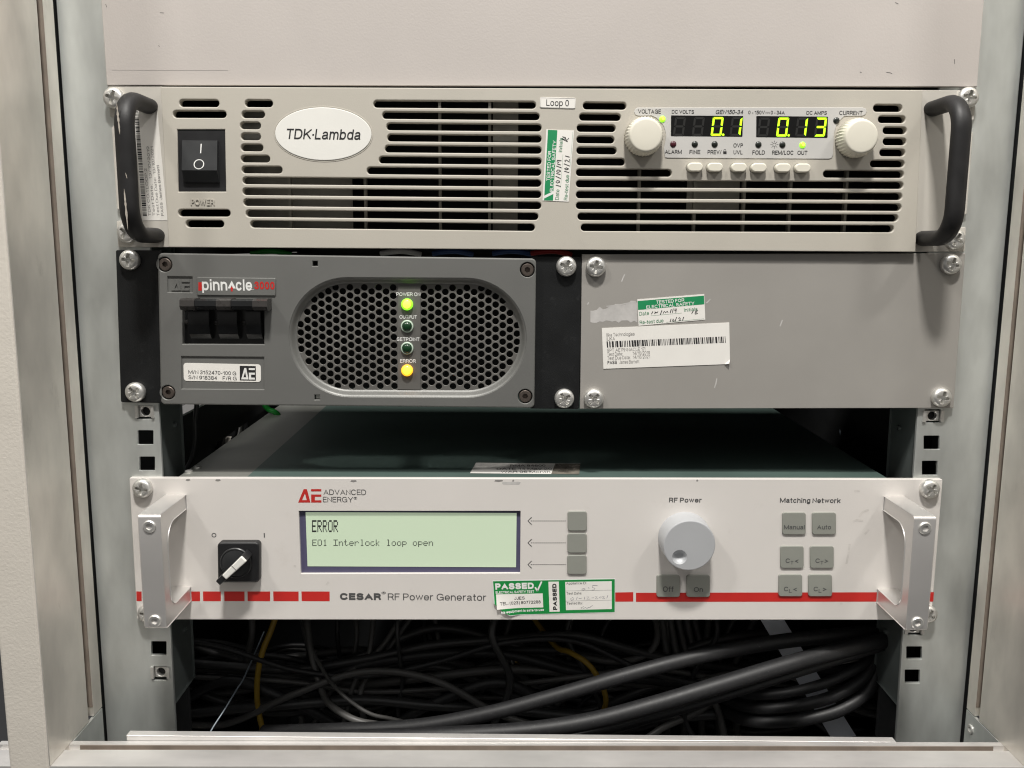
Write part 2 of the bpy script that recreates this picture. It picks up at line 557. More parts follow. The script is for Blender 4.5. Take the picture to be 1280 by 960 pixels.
    g['z'] = (.50, [[(0, x), (1, x), (0, 0), (1, 0)]])
    g[':'] = (0, [[(0, 0), (0, .05)], [(0, .58), (0, .63)]])
    g['.'] = (0, [[(0, 0), (0, .05)]])
    g['-'] = (.26, [[(0, .34), (1, .34)]])
    g['·'] = (.04, [[(0, .42), (1, .42)]])
    g['/'] = (.32, [[(0, 0), (1, 1)]])
    g['('] = (.18, [arc(1, .42, 1, .66, 115, 245)])
    g[')'] = (.18, [arc(0, .42, 1, .66, 65, -65)])
    g['<'] = (.56, [[(1, .72), (0, .38), (1, .04)]])
    g['>'] = (.56, [[(0, .72), (1, .38), (0, .04)]])
    g['®'] = (.6, [E_(.78, .22), [(.34, .66), (.34, .9), (.6, .9), (.66, .83), (.6, .78), (.34, .78)], [(.55, .78), (.68, .66)]])
    g['™'] = (.7, [[(0, 1), (.4, 1)], [(.2, 1), (.2, .6)], [(.55, .6), (.55, 1), (.77, .7), (1, 1), (1, .6)]])
    return g


GL = _g()


def stroke_ribbon(pts, t):
    v = [Vector(p) for p in pts]
    w_ = [v[0]]
    for p in v[1:]:
        if (p - w_[-1]).length > 1e-5: w_.append(p)
    v = w_
    closed = (v[0] - v[-1]).length < 1e-4
    if closed: v = v[:-1]
    n = len(v)
    if not closed:
        v[0] = v[0] + (v[0] - v[1]).normalized() * t / 2
        v[-1] = v[-1] + (v[-1] - v[-2]).normalized() * t / 2
    A, B = [], []
    for i in range(n):
        if closed or 0 < i < n - 1:
            a, b = (v[i] - v[i - 1]).normalized(), (v[(i + 1) % n] - v[i]).normalized()
        elif i == 0:
            a = b = (v[1] - v[0]).normalized()
        else:
            a = b = (v[i] - v[i - 1]).normalized()
        n1, n2 = Vector((-a.y, a.x)), Vector((-b.y, b.x))
        s = (n1 + n2)
        s = s / max(1 + n1.dot(n2), .12)
        if s.length > 2.2: s = s.normalized() * 2.2
        A.append(v[i] + s * t / 2); B.append(v[i] - s * t / 2)
    if closed:
        A.append(A[0]); B.append(B[0])
    return A, B


def glyphs(body, sx=1.0, bold=0.0, shear=0.0, space=1.0):
    """vertices (x, y, layer) and faces of a line of lettering; capitals are .682 high"""
    t = .13 + min(bold, .05) * 3.2 if bold < .03 else .225 + (min(bold, .05) - .03) * 4
    vs, fs = [], []
    x = 0.0
    lay = 0
    for ch in body:
        if ch == ' ':
            x += .34
            continue
        wd, strokes = GL[ch]
        tt = t * (.5 if ch in '®™' else 1)
        lo = -.30 if ch in 'gpqy()' else -.06 if ch == 'Q' else 0
        hi = 1.1 if ch in '()' else 1
        for st in strokes:
            pts = [(x + tt / 2 + px * wd * (1 if wd < .1 else 1), tt / 2 + py * (1 - tt)) for px, py in st]
            A, B = stroke_ribbon(pts, tt)
            i0 = len(vs)
            for p in A: vs.append((p.x, min(max(p.y, lo), hi), lay))
            for p in B: vs.append((p.x, min(max(p.y, lo), hi), lay))
            n = len(A)
            for k in range(n - 1):
                fs.append((i0 + k, i0 + k + 1, i0 + n + k + 1, i0 + n + k))
            lay = (lay + 1) % 4
        x += wd + tt + .135 * space
    return [((px + py * shear) * .682, py * .682, l * .012) for px, py, l in vs], fs


def text(mb, body, a, b, cap, d, bold=0.0, shear=0.0, space=1.0):
    """write body from pixel a to pixel b along its baseline, capitals cap pixels high, on depth d"""
    A, B = Vector(P(*a, d)), Vector(P(*b, d))
    ch = cap / F * (-d - CY) / .682
    vs, fs = glyphs(body, 1, bold, shear, space)
    x0, x1 = min(v[0] for v in vs), max(v[0] for v in vs)
    k = (B - A).length / max(x1 - x0, 1e-6)
    s = (B - A).normalized()
    nn = Vector((-s.y, s.x))
    i0 = len(mb.v)
    for v in vs:
        q = A + s * ((v[0] - x0) * k) + nn * (v[1] * ch)
        mb.v.append((q.x, d + v[2], q.y))
    for f in fs:
        p = [mb.v[i0 + k2] for k2 in f]
        ar = sum(p[i - 1][0] * p[i][2] - p[i][0] * p[i - 1][2] for i in range(len(p)))
        f = tuple(i0 + k2 for k2 in f)
        mb.f.append(f if ar > 0 else tuple(reversed(f)))


def write(parent, body, a, b, cap, d, mt, name='lettering', **kw):
    mb = MB()
    text(mb, body, a, b, cap, d, **kw)
    return mb.build(name, mt, parent, smooth=0)


def pen(mb, strokes, wd, d):
    for st in strokes:
        mb.ribbon([P(x, y, d) for x, y in st], wd, d)


def bary(q, u, v):
    """pixel inside a quad TL,TR,BR,BL"""
    tl, tr, br, bl = q
    x = (tl[0] * (1 - u) + tr[0] * u) * (1 - v) + (bl[0] * (1 - u) + br[0] * u) * v
    y = (tl[1] * (1 - u) + tr[1] * u) * (1 - v) + (bl[1] * (1 - u) + br[1] * u) * v
    return (x, y)


def barcode(parent, q, d, n=95, seed=3, mt='ink'):
    rg = random.Random(seed)
    mb = MB()
    u = 0
    ws = []
    for k in range(n):
        ws.append((rg.choice((1, 1, 1, 2, 3)), rg.choice((1, 1, 1, 2, 2))))
    T = sum(a + b for a, b in ws)
    for a, b in ws:
        p = [bary(q, u / T, 0), bary(q, (u + a) / T, 0), bary(q, (u + a) / T, 1), bary(q, u / T, 1)]
        mb.poly(Q(p, d), d)
        u += a + b
    return mb.build('barcode', M[mt], parent, smooth=0)


# ------------------------------------------------------------------ shared fasteners
def make_cross_screw(R=5.7, H=4.4):
    mb = MB()
    NA, NR = 192, 64
    loops = [[(x, 0, z) for x, z in circ((0, 0), R * .96, NA)], [(x, H * .35, z) for x, z in circ((0, 0), R, NA)]]
    for i in range(NR + 1):
        r = R * (1 - i / NR)
        lp = []
        for k in range(NA):
            a = 2 * math.pi * k / NA
            x, z = r * math.cos(a), r * math.sin(a)
            q = r / R
            h = H * (.42 + .58 * (max(0, 1 - q ** 5.5)) ** .6)
            def arm(u, v, wd, ln):
                e = max(abs(u) - wd * (1.25 - .12 * abs(v)), abs(v) - ln)
                return min(max(-e / .12, 0), 1)
            c = max(arm(x, z, .95, 3.7), arm(z, x, .95, 3.7))
            u, v = (x + z) * .7071, (x - z) * .7071
            c2 = max(arm(u, v, .16, 3.3), arm(v, u, .16, 3.3)) * .25
            h -= max(c * 3.9 * (1 - .30 * min(r / 3.3, 1)), c2 * .4)
            lp.append((x, h, z))
        loops.append(lp)
    mb.loft(loops, False, True)
    o = mb.build('screw', M['screw'], None, smooth=32)
    me = o.data
    bpy.data.objects.remove(o)
    return me


def make_socket_screw(R, H, rim, hexr, mt, washer=0):
    mb = MB()
    n = 48
    if washer:
        mb.lathe((0, 0), [(washer, 0), (washer, .6), (washer - .3, .8), (R * .9, .8)], n)
    def hx(r):
        return [r / max(math.cos((a % (math.pi / 3)) - math.pi / 6), .1) * .866 for a in [2 * math.pi * k / n for k in range(n)]]
    loops = [[(x, 0, z) for x, z in circ((0, 0), R, n)], [(x, H - .5, z) for x, z in circ((0, 0), R, n)], [(x, H, z) for x, z in circ((0, 0), R - .5, n)]]
    hr = hx(hexr)
    for dd in (H - .02, H - 2.2):
        loops.append([(hr[k] * math.cos(2 * math.pi * k / n), dd, hr[k] * math.sin(2 * math.pi * k / n)) for k in range(n)])
    mb.loft(loops, False, True)
    o = mb.build('screw', mt, None, smooth=30)
    me = o.data
    bpy.data.objects.remove(o)
    return me


SCREW = make_cross_screw()
CAPSCREW = make_socket_screw(3.6, 2.6, .5, 1.7, M['cap'])
HANDLESCREW = make_socket_screw(3.5, .9, .5, 1.9, M['screw'], washer=0)


def fasten(me, px, py, d, parent, ang=0.0, name='screw', sc_=1.0):
    o = bpy.data.objects.new(name, me)
    COL.objects.link(o)
    o.parent = parent
    X, Z = P(px, py, d + 3)
    o.location = Vector((X * MM, -d * MM, Z * MM)) - org(parent)
    o.rotation_euler = (0, ang, 0)
    o.scale = (sc_,) * 3
    return o


# ================================================================== SETTING
fl = MB()
fl.f.append(tuple(fl.add([(-4000, 4000, -1150), (4000, 4000, -1150), (4000, -4000, -1150), (-4000, -4000, -1150)])))
o = fl.build('floor', M['floor'], None, 0)
o['kind'] = 'structure'

# ================================================================== CABINET
XL = P(128, 860, 3)[0]
XR = P(1211, 830, 3)[0]
ZR = PX(63, 958, XL)[1]
DF = PX(63, 958, XL)[0]
cab = thing('equipment_cabinet', 'open galvanised steel and aluminium rack cabinet holding the instruments', 'cabinet', (0, -200, ZR - 60))
ZT = 190


def side_profile(X, sg, groove):
    g0, g1 = groove
    mb = MB()
    # cross-section in (x, d): visible face at X with a dusty slot
    sec = [(X, DF), (X, g1), (X - sg * 4, g1), (X - sg * 4, g0), (X, g0), (X, 5), (X - sg * 16, 5), (X - sg * 16, DF)]
    lo = [(x, d, ZR + (0.4)) for x, d in sec]
    hi = [(x, d, ZT) for x, d in sec]
    if sg > 0: lo.reverse(); hi.reverse()
    mb.loft([lo, hi], True, True)
    pr = mb.build('side_profile', M['alum'], cab, 15)
    mb = MB()
    mb.box(min(X - sg * 3.9, X - sg * 3.2), max(X - sg * 3.9, X - sg * 3.2), ZR + 6, ZT, g0 + .05, g1 - .05)
    a, b = sorted((X - sg * 3.1, X - sg * .25))
    mb.box(a, b, ZR + 6, ZT, g0 + .05, g0 + .35)
    mb.build('slot_lining', M['groove'], pr)


gl0, gl1 = PX(93.5, 560, XL)[0], PX(86, 560, XL)[0]
side_profile(XL, 1, (gl0, gl1))
gr0, gr1 = PX(1257.5, 470, XR)[0], PX(1264, 470, XR)[0]
side_profile(XR, -1, (gr0, gr1))
# lower rail
XA, XB = XL - 40, XR + 40
DR = PZ(640, 927, ZR)[1]
dg0, dg1 = PZ(640, 938, ZR)[1], PZ(640, 931.5, ZR)[1]
mb = MB()
sec = [(DF, ZR - 90), (DF, ZR), (dg0, ZR), (dg0, ZR - 3.5), (dg1, ZR - 3.5), (dg1, ZR), (DR, ZR), (DR, ZR - 90)]
mb.loft([[(XA, d, z) for d, z in sec], [(XB, d, z) for d, z in sec]], True, True)
rl = mb.build('bottom_rail', M['rail'], cab, 15)
mb = MB()
mb.box(XL + 6, XR - 6, ZR - 3.4, ZR - 2.6, dg1 + .05, dg0 - .05)
mb.box(XL + 6, XR - 6, ZR - 2.5, ZR - .3, dg1 + .05, dg1 + .4)
mb.build('slot_lining', M['groove'], rl)
# pale flange lying behind the rail
d1 = DR - .4
z1 = PX(158, 918, P(158, 918, d1)[0])[1] if False else P(158, 918, d1)[1]
mb = MB()
mb.plate([P(158, 919.3, d1), P(1120, 927.6, d1), (P(1120, 925, d1)[0], ZR - 12), (P(158, 918, d1)[0], ZR - 12)], d1 - 5, d1, .3)
mb.build('sill_flange', M['rail'], cab)
# cream outer frame at the left
mb = MB()
fx1 = XL - .2
fx0 = P(7, 900, DF)[0]
mb.plate(rect(fx0, fx1, ZR - 60, ZT), DF - 30, DF + .6, 1.6)
mb.build('door_frame', M['cream'], cab)
mb = MB()
mb.plate(rect(XR + .2, XR + 30, ZR - 60, ZT), DF - 30, DF + .6, 1.6)
mb.build('door_frame', M['cream'], cab)


# rack posts with square holes
def post(xo, inner, holes, sg):
    """xo outer X, inner list of two pixels on the inner edge, hole pixel boxes"""
    (ax, az), (bx, bz) = P(*inner[0], 0), P(*inner[1], 0)
    xi = lambda z: ax + (bx - ax) * (z - az) / (bz - az)
    zt, zb = ZT, ZR - 40
    pl = [(xo, zb), (xi(zb), zb), (xi(zt), zt), (xo, zt)]
    hs = []
    for x0, y0, x1, y1 in holes:
        hs.append(rnd([P(x0, y1, 0), P(x1, y1, 0), P(x1, y0, 0), P(x0, y0, 0)], .5, 2))
    mb = MB()
    mb.plate(pl, -2, 0, .5, hs, .15)
    po = mb.build('rack_post', M['zinc'], cab)
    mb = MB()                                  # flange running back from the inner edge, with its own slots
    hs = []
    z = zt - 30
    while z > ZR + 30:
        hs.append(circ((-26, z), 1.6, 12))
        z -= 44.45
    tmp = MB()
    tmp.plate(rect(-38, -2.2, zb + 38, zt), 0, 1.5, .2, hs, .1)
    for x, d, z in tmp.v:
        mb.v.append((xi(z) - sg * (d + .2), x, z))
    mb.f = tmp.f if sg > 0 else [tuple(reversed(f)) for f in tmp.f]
    mb.build('flange', M['shadedzinc'], po)  # flange shade painted by a darker copy of the zinc
    mb = MB()                                  # dark channel behind the holes
    a, b = sorted((xo + sg * 18, xi(-300) - sg * 3))
    mb.box(a, b, zb, zt, -34, -30)
    mb.build('channel_back', M['dark'], po)
    return po


LH = [(172, 537.8, 191.7, 556), (174, 570.7, 193.6, 588.5), (171, 507, 190, 524), (189, 801.6, 208, 819), (190.5, 833, 209.5, 850.5),
      (169.5, 475, 188, 493), (160, 320, 178, 338)]
RH = [(1154.6, 544.5, 1174.5, 562), (1152.5, 576, 1172, 594), (1156, 511.5, 1176, 528.5), (1134, 777, 1154, 794), (1133, 808, 1152.5, 824), (1131, 837, 1150, 854)]
post(XL - .7, ((198.5, 509), (219, 900)), LH, 1)
post(XR + .7, ((1147.5, 511), (1121.5, 900)), RH, -1)

# enclosure behind: base, with sides, back and roof added to block ambient light
mb = MB()
mb.box(XL - 4, XL - 2, ZR - 90, -235, -620, -6)
mb.box(XL - 4, XL - 2, -95, ZT, -620, -6)
mb.box(XL - 4, XL - 2, -235, -95, -620, -560)  # left side kept open in front of this to light the lid
mb.box(XL - 4, XL - 2, ZR - 90, ZT, -5.9, 4.6)
mb.build('added_side_panel', M['dark'], cab)
mb = MB()
mb.box(XR + 2, XR + 4, ZR - 90, ZT, -620, 4.6)
mb.build('added_side_panel', M['dark'], cab)
mb = MB()
mb.box(XL - 4, XR + 4, ZR - 90, ZT, -624, -620)
mb.build('added_back_panel', M['dark'], cab)
mb = MB()
mb.box(XL - 4, XR + 4, ZR - 90, ZR - 86, -620, DR - 6)
mb.build('base_plate', M['dark'], cab)
mb = MB()
mb.box(XL - 14, XR + 14, ZT, ZT + 3, -620, 4)
mb.build('added_roof_plate', M['dark'], cab)
# corner brackets on the base
for sg, X in ((1, XL), (-1, XR)):
    mb = MB()
    a, b = sorted((X - sg * 1.5, X + sg * .3))
    mb.box(a, b, ZR - 60, ZR - .3, 5.5, DR - .8)
    mb.build('corner_bracket', M['zinc'], cab)
o = fasten(HANDLESCREW, 1212, 915, 12, cab, 0, 'bracket_screw', .9)
o.rotation_euler = (0, 0, -math.pi / 2)
o.location.x = (XR - .3) * MM - org(cab).x


def cage_nut(q, lab):
    x0, y0, x1, y1 = q
    cx, cz = P((x0 + x1) / 2, (y0 + y1) / 2, 1)
    hw = (x1 - x0) / 2 / F * 510
    hh = (y1 - y0) / 2 / F * 510
    t = thing('cage_nut', lab, 'cage nut', (cx, 0, cz), 'spare cage nuts clipped in the rack posts')
    mb = MB()
    mb.plate(rect(cx - hw * .72, cx + hw * .72, cz - hh * .8, cz + hh * .8), -4, -.6, .4, [circ((cx, cz), 2.6, 20)], .4)
    mb.build('nut', M['screw'], t, 30)
    mb = MB()
    for s in (-1, 1):
        a, b = sorted((cx + s * hw * .78, cx + s * hw * 1.12))
        mb.box(a, b, cz - hh * .85, cz + hh * .85, -2, 1.2)
    mb.build('spring_clip', M['screw'], t)
    mb = MB()
    mb.lathe((cx, cz), [(2.6, -3.6), (.01, -3.6)], 20)
    mb.build('threaded_hole', M['pit'], t)


cage_nut((170, 506, 191, 524), 'cage nut in the left post just under the black bracket of the grey unit')
cage_nut((189, 832, 211, 851), 'cage nut in the left post low down, below an empty square hole')
cage_nut((1155, 512, 1179, 529), 'cage nut in the right post just under the corner of the plain grey blanking plate')
cage_nut((1132, 778, 1155, 795), 'cage nut in the right post half hidden under the foot of the silver handle')

# ================================================================== TOP BLANKING PANEL
tp = thing('blanking_plate', 'large plain pale panel with pencil line closing the rack above everything else', 'panel', (0, 0, 1))
mb = MB()
pl = [P(133.5, 106.5, 3), P(1221.5, 108.3, 3), (P(1230, 0, 3)[0], 125), (P(125, 0, 3)[0], 125)]
mb.plate(pl, 0, 3, .35)
mb.build('panel', M['toppanel'], tp)
mb = MB()
pen(mb, [[(140, 87.5), (200, 88), (285, 88)]], .12, 3.06)
mb.build('scribed_line', M['fadedink'], tp, 0)
mb = MB()
for st in ([(1108, 90.5), (1113, 91), (1115, 92)], [(1119, 3), (1123, 5)], [(200, 15.8), (205, 16.2)], [(1193, 74), (1193.5, 80)], [(132, 5), (133.5, 9)], [(1075, 90), (1077, 90.6)], [(198, 57), (199.5, 58)]):
    mb = MB()
    pen(mb, [st], .28, 3.07)
    mb.build('scuff_mark', M['softink'], tp, 0)

# ================================================================== UPPER UNIT: bench power supply
psu = thing('power_supply', 'beige slotted power supply with oval badge and green numeric displays', 'power supply', (0, 0, -88))
BD = 7.0                                    # bezel front
for pl in ([P(147.5, 309, 2.5), P(214, 309, 2.5), P(204, 108, 2.5), P(135, 108, 2.5), P(137.2, 146, 2.5), P(147, 146, 2.5), P(147.8, 158, 2.5), P(139.5, 158, 2.5), P(146, 262, 2.5), P(152, 262, 2.5), P(152.8, 276, 2.5), P(145.6, 276, 2.5)],
           [P(1141, 315, 2.5), P(1206, 314.5, 2.5), P(1207.5, 284, 2.5), P(1200, 284, 2.5), P(1201, 268, 2.5), P(1208.5, 268, 2.5), P(1216.5, 165, 2.5), P(1208, 165, 2.5), P(1209, 150, 2.5), P(1217.5, 150, 2.5), P(1220.5, 113, 2.5), P(1150, 112.5, 2.5)]):
    mb = MB()
    mb.plate(rnd(pl, .8, 3), -.2, 2.5, .3)
    mb.build('mounting_ear', M['ear'], psu)
slots = []
H = 8.8
for xl, xr, y in ((224, 274, 128.8), (216, 283, 142.5), (222.6, 288, 266), (232, 280, 279.6)):
    slots.append(slot(xl, y, xr, y + .3, H, BD))
for xl, xr, y in ((306, 341, 129), (302, 331, 142.8), (300, 326, 156.7), (301, 326, 170.5), (301, 329, 184.3), (301, 337.5, 198.3), (302, 353, 212)):
    slots.append(slot(xl, y, xr, y + .3, H, BD))
for xl, xr, y1, y2 in ((303, 676.6, 225.5, 229), (303, 676.6, 239.2, 243), (304, 676.6, 252.8, 257), (307, 673, 266.6, 270.6), (312.6, 668.6, 280, 284.3)):
    slots.append(slot(xl, y1, xr, y2, H, BD))
for xl, xr, y1, y2 in ((466.7, 670, 129.8, 131.2), (477.7, 674.5, 143.8, 145.6), (483, 677, 158, 159.6), (484, 677, 172, 173.6), (481, 677, 185.8, 187.5), (473.5, 677, 199.6, 201.5), (458.4, 676.6, 213, 215.2)):
    slots.append(slot(xl, y1, xr, y2, H, BD))
for xl, xr, y in ((728.6, 783, 132), (724, 776, 146), (721, 769.6, 160), (720.6, 768, 174.3), (720.6, 771, 188), (720.6, 781.5, 202)):
    slots.append(slot(xl, y, xr, y + .4, H, BD))
slots.append(slot(720, 215.5, 839.7, 216.3, H, BD))
slots.append(slot(1029, 217.4, 1130, 217.9, H, BD))
for xl, xr, y1, y2 in ((720, 1129.5, 229.6, 231.6), (720, 1128, 243.3, 245.6), (720, 1127, 256.9, 259.2), (722, 1123, 270.6, 272.6), (726, 1117.5, 284.3, 286)):
    slots.append(slot(xl, y1, xr, y2, H, BD))
for xl, xr, y in ((1091.7, 1128, 135), (1097.7, 1132, 149), (1103.7, 1133.5, 163), (1103.7, 1133, 176.8), (1099.5, 1131.7, 190.7), (1087.7, 1131, 204.5)):
    slots.append(slot(xl, y, xr, y + .2, H, BD))
sw = Q([(221.5, 162), (281, 162), (282.3, 239.5), (223, 239.5)], BD)
mb = MB()
mb.plate(rnd([P(210.8, 309, BD), P(1144.5, 315, BD), P(1153.5, 112.5, BD), P(200.6, 108.3, BD)], .6, 3), 2.3, BD, .45, slots + [sw], .55)
face = mb.build('front_bezel', M['beige'], psu)
# inside: fan chamber and the ribs seen through the slots
x0, x1 = P(207, 200, 0)[0], P(1148, 200, 0)[0]
mb = MB()
mb.box(x0, x1, -87, -1, -62, -60)
mb.build('fan_chamber', M['pit'], psu)
mb = MB()
mb.box(x0, x1, -87.8, -87.2, -60, 2)
mb.box(x0, x1, -1, -.6, -60, 2)
mb.box(x0 - 1, x0 - .2, -87, -1, -60, 2)
mb.box(x1 + .2, x1 + 1, -87, -1, -60, 2)
mb.build('casing', M['dark'], psu)
for px in (361, 456, 550, 612, 800, 870, 932, 990, 1060):
    x = P(px, 200, -4)[0]
    mb = MB()
    mb.box(x - .75, x + .75, -84, -6, -7, -3)
    mb.build('inner_rib', M['rib'], psu)
for a, b, ya, yb in ((302, 358, 138, 292), (364, 440, 219, 292), (616, 648, 124, 290), (858, 925, 224, 262)):
    mb = MB()
    X0, Z0 = P(a, yb, -12); X1, Z1 = P(b, ya, -12)
    mb.box(X0, X1, Z0, Z1, -13, -12)
    mb.build('inner_plate', M['rib'], psu)

# oval badge
mb = MB()
c = P(404.3, 167.6, BD)
ex, ez = (P(464.6, 167, BD)[0] - P(344, 167, BD)[0]) / 2, (P(404, 134.3, BD)[1] - P(404, 200.8, BD)[1]) / 2
mb.plate(circ(c, ex, 64, ez), BD - .5, BD + .5, .4)
bd = mb.build('oval_badge', M['badge'], psu)
mb = MB()
o2, i2 = ccw(circ(c, ex + .9, 64, ez + .9)), ccw(circ(c, ex, 64, ez))
mb.loft([[(x, BD - .2, z) for x, z in o2], [(x, BD + .18, z) for x, z in off(o2, -.2)], [(x, BD + .18, z) for x, z in off(i2, .25)], [(x, BD - .2, z) for x, z in i2]])
mb.build('rim', M['beige'], bd)
write(bd, 'TDK·Lambda', (358.8, 173.8), (450.6, 175), 12.3, BD + .56, M['ink'], bold=.010, shear=.18)

# power switch
st = MB()
st.plate(rnd(sw, .3, 2), -1, BD - .6, .4)
ps = st.build('power_switch', M['black'], psu, label='black rocker switch marked with a bar and a circle')
A = Q([(230, 176), (272.5, 176), (274.5, 214), (230.5, 213.5)], BD)
mb = MB()
X0, Z0 = A[3]; X1, Z1 = A[1]
Zm, Zl = A[3][1], P(231, 228, BD)[1]
prof = [(Z1, BD - .5), (Z1, BD + 1.2), (Zm, BD + 4.2), (Zl, BD + 1.0), (Zl, BD - .5)]
L0 = [(X0, d, z) for z, d in prof]; L1 = [(X1, d, z) for z, d in prof]
mb.loft([L1, L0], True, True)
mb.build('rocker', M['rocker'], ps, 10)
mb = MB()
def on_rocker(px, py):
    X, Z = P(px, py, BD + 2.6)
    return (X, BD + 1.25 + (Z1 - Z) / (Z1 - Zm) * 3.0 + .08, Z)
def rib3(pts, wd):
    v = [Vector(on_rocker(*p)) for p in pts]
    a, b = [], []
    for i, p in enumerate(v):
        t = (v[(i + 1) % len(v)] - v[i - 1]) if pts[0] == pts[-1] else (v[min(i + 1, len(v) - 1)] - v[max(i - 1, 0)])
        if i in (0, len(v) - 1) and pts[0] == pts[-1]: t = v[1] - v[-2]
        nn = Vector((-t.z, 0, t.x)).normalized() * wd / 2
        a.append(p + nn); b.append(p - nn)
    ia, ib = mb.add(a), mb.add(b)
    for k in range(len(ia) - 1):
        mb.f.append((ib[k], ib[k + 1], ia[k + 1], ia[k]))
rib3([(250.8, 179.5), (250.8, 191.5)], .55)
rib3([(249.5 + 6 * math.cos(t), 205.5 + 5.8 * math.sin(t)) for t in [2 * math.pi * k / 24 for k in range(25)]], .5)
mb.build('rocker_mark', M['whiteink'], ps, 0)
# raised POWER lettering: real relief
mb = MB()
text(mb, 'POWER', (238.7, 256.4), (268, 256.8), 7.6, BD + .45, bold=.02)
n0 = len(mb.f)
from collections import Counter
ed = Counter()
for f in mb.f:
    for a, b in zip(f, f[1:] + f[:1]):
        ed[(a, b)] += 1
base = {}
for (a, b) in list(ed):
    if (b, a) not in ed:
        for q in (a, b):
            if q not in base:
                base[q] = len(mb.v)
                x, d, z = mb.v[q]
                mb.v.append((x, BD - .1, z))
        mb.f.append((base[a], base[b], b, a))
mb.build('embossed_lettering', M['beige'], psu, 0)


# curved black handles
def oval_handle(px, py, ytop, ybot, label=None):
    D = 36
    X = P(px, py, D)[0]
    zt = P(px, ytop, D)[1] - 4.4
    zb = P(px, ybot, D)[1] + 4.4
    R = 15
    pts = [(X, 2.2, zt), (X, 8, zt)]
    for k in range(9):
        t = math.pi / 2 * k / 8
        pts.append((X, D - R + R * math.sin(t), zt - R + R * math.cos(t)))
    for k in range(1, 14):
        pts.append((X, D, (zt - R) + (zb - zt + 2 * R) * k / 14))
    for k in range(9):
        t = math.pi / 2 * k / 8
        pts.append((X, D - R + R * math.cos(t), zb + R - R * math.sin(t)))
    pts += [(X, 8, zb), (X, 2.2, zb)]
    mb = MB()
    mb.tube(pts, 5, 24, flat=(5.1, 4.2))
    return mb.build('handle', M['rubber'], psu, 50, label), X, D


hl = oval_handle(158.5, 205, 109, 304)
hl, hX, hD = hl
rg = random.Random(9)
for u0, u1, z0, z1, wd in ((-1.7, -.9, -15, -31, 1.6), (-.4, .3, -58, -79, 1.4), (.8, 1.4, -50, -53, .5)):
    L, Rr = [], []
    N_ = 16
    for k in range(N_ + 1):
        t = k / N_
        u = u0 + (u1 - u0) * t
        hw = wd * math.sin(math.pi * t) ** .7 * rg.uniform(.35, 1) / 2 + .03
        z = z0 + (z1 - z0) * t
        for uu, lst in ((u - hw, L), (u + hw, Rr)):
            lst.append((hX + uu, hD + 4.2 * math.sqrt(max(0, 1 - (uu / 5.1) ** 2)) + .06, z))
    mb = MB()
    a, b = mb.add(L), mb.add(Rr)
    for k in range(N_):
        mb.f.append((a[k], a[k + 1], b[k + 1], b[k]))
    mb.build('worn_patch', M['wear'], hl, 0)
oval_handle(1198, 205, 112.5, 308)
for x, y, a in ((141, 122, .3), (158, 291, .7), (1211.5, 121.5, .2), (1195, 299.5, .5)):
    fasten(SCREW, x, y, 2.5, psu, a)
# label on the left ear
e0 = 2.56
q = [(166, 131), (196, 131), (209.5, 275.5), (178, 275.5)]
mb = MB()
mb.plate(Q(q, e0), 2.4, e0 + .1, .03)
lb = mb.build('barcode_sticker', M['white'], psu)
barcode(lb, [(180.5, 272), (170, 133), (174, 133), (185.5, 272)] if False else [bary(q, .03, .96), bary(q, .03, .02), bary(q, .20, .02), bary(q, .20, .96)], e0 + .14, 80, 5)
for k, (s, v0, v1) in enumerate((('TDK CO.1 LOOP 2', .96, .55), ('Test Date:   13/10/2019', .96, .36), ('Test Due Date:  13/10/2021', .96, .36), ('PASS  James Barnett', .96, .52))):
    u = .36 + .17 * k
    write(lb, s, bary(q, u, v0), bary(q, u - .01, v1), 3.2, e0 + .14, M['fadedink'], bold=.01 if k == 3 else 0)

# Loop label and test sticker
mb = MB()
mb.plate(rnd(Q([(674.8, 135), (719, 136.2), (719.8, 122.5), (675.2, 121.4)], BD), .9, 4), BD - .1, BD + .3, .12)
lo = mb.build('name_label', M['white'], psu)
mb = MB()
rp = [P(*p, BD + .33) for p in ((675.8, 134.2), (718.3, 135.4), (719, 123.2), (676.2, 122.2), (675.8, 134.2))]
mb.ribbon(rp, .16, BD + .34)
mb.build('outline', M['softink'], lo, 0)
write(lo, 'Loop 0', (682.8, 132.2), (711, 132.9), 7.4, BD + .36, M['ink'])


def rel(q, u0, v0, u1, v1):
    return [bary(q, u0, v0), bary(q, u1, v0), bary(q, u1, v1), bary(q, u0, v1)]


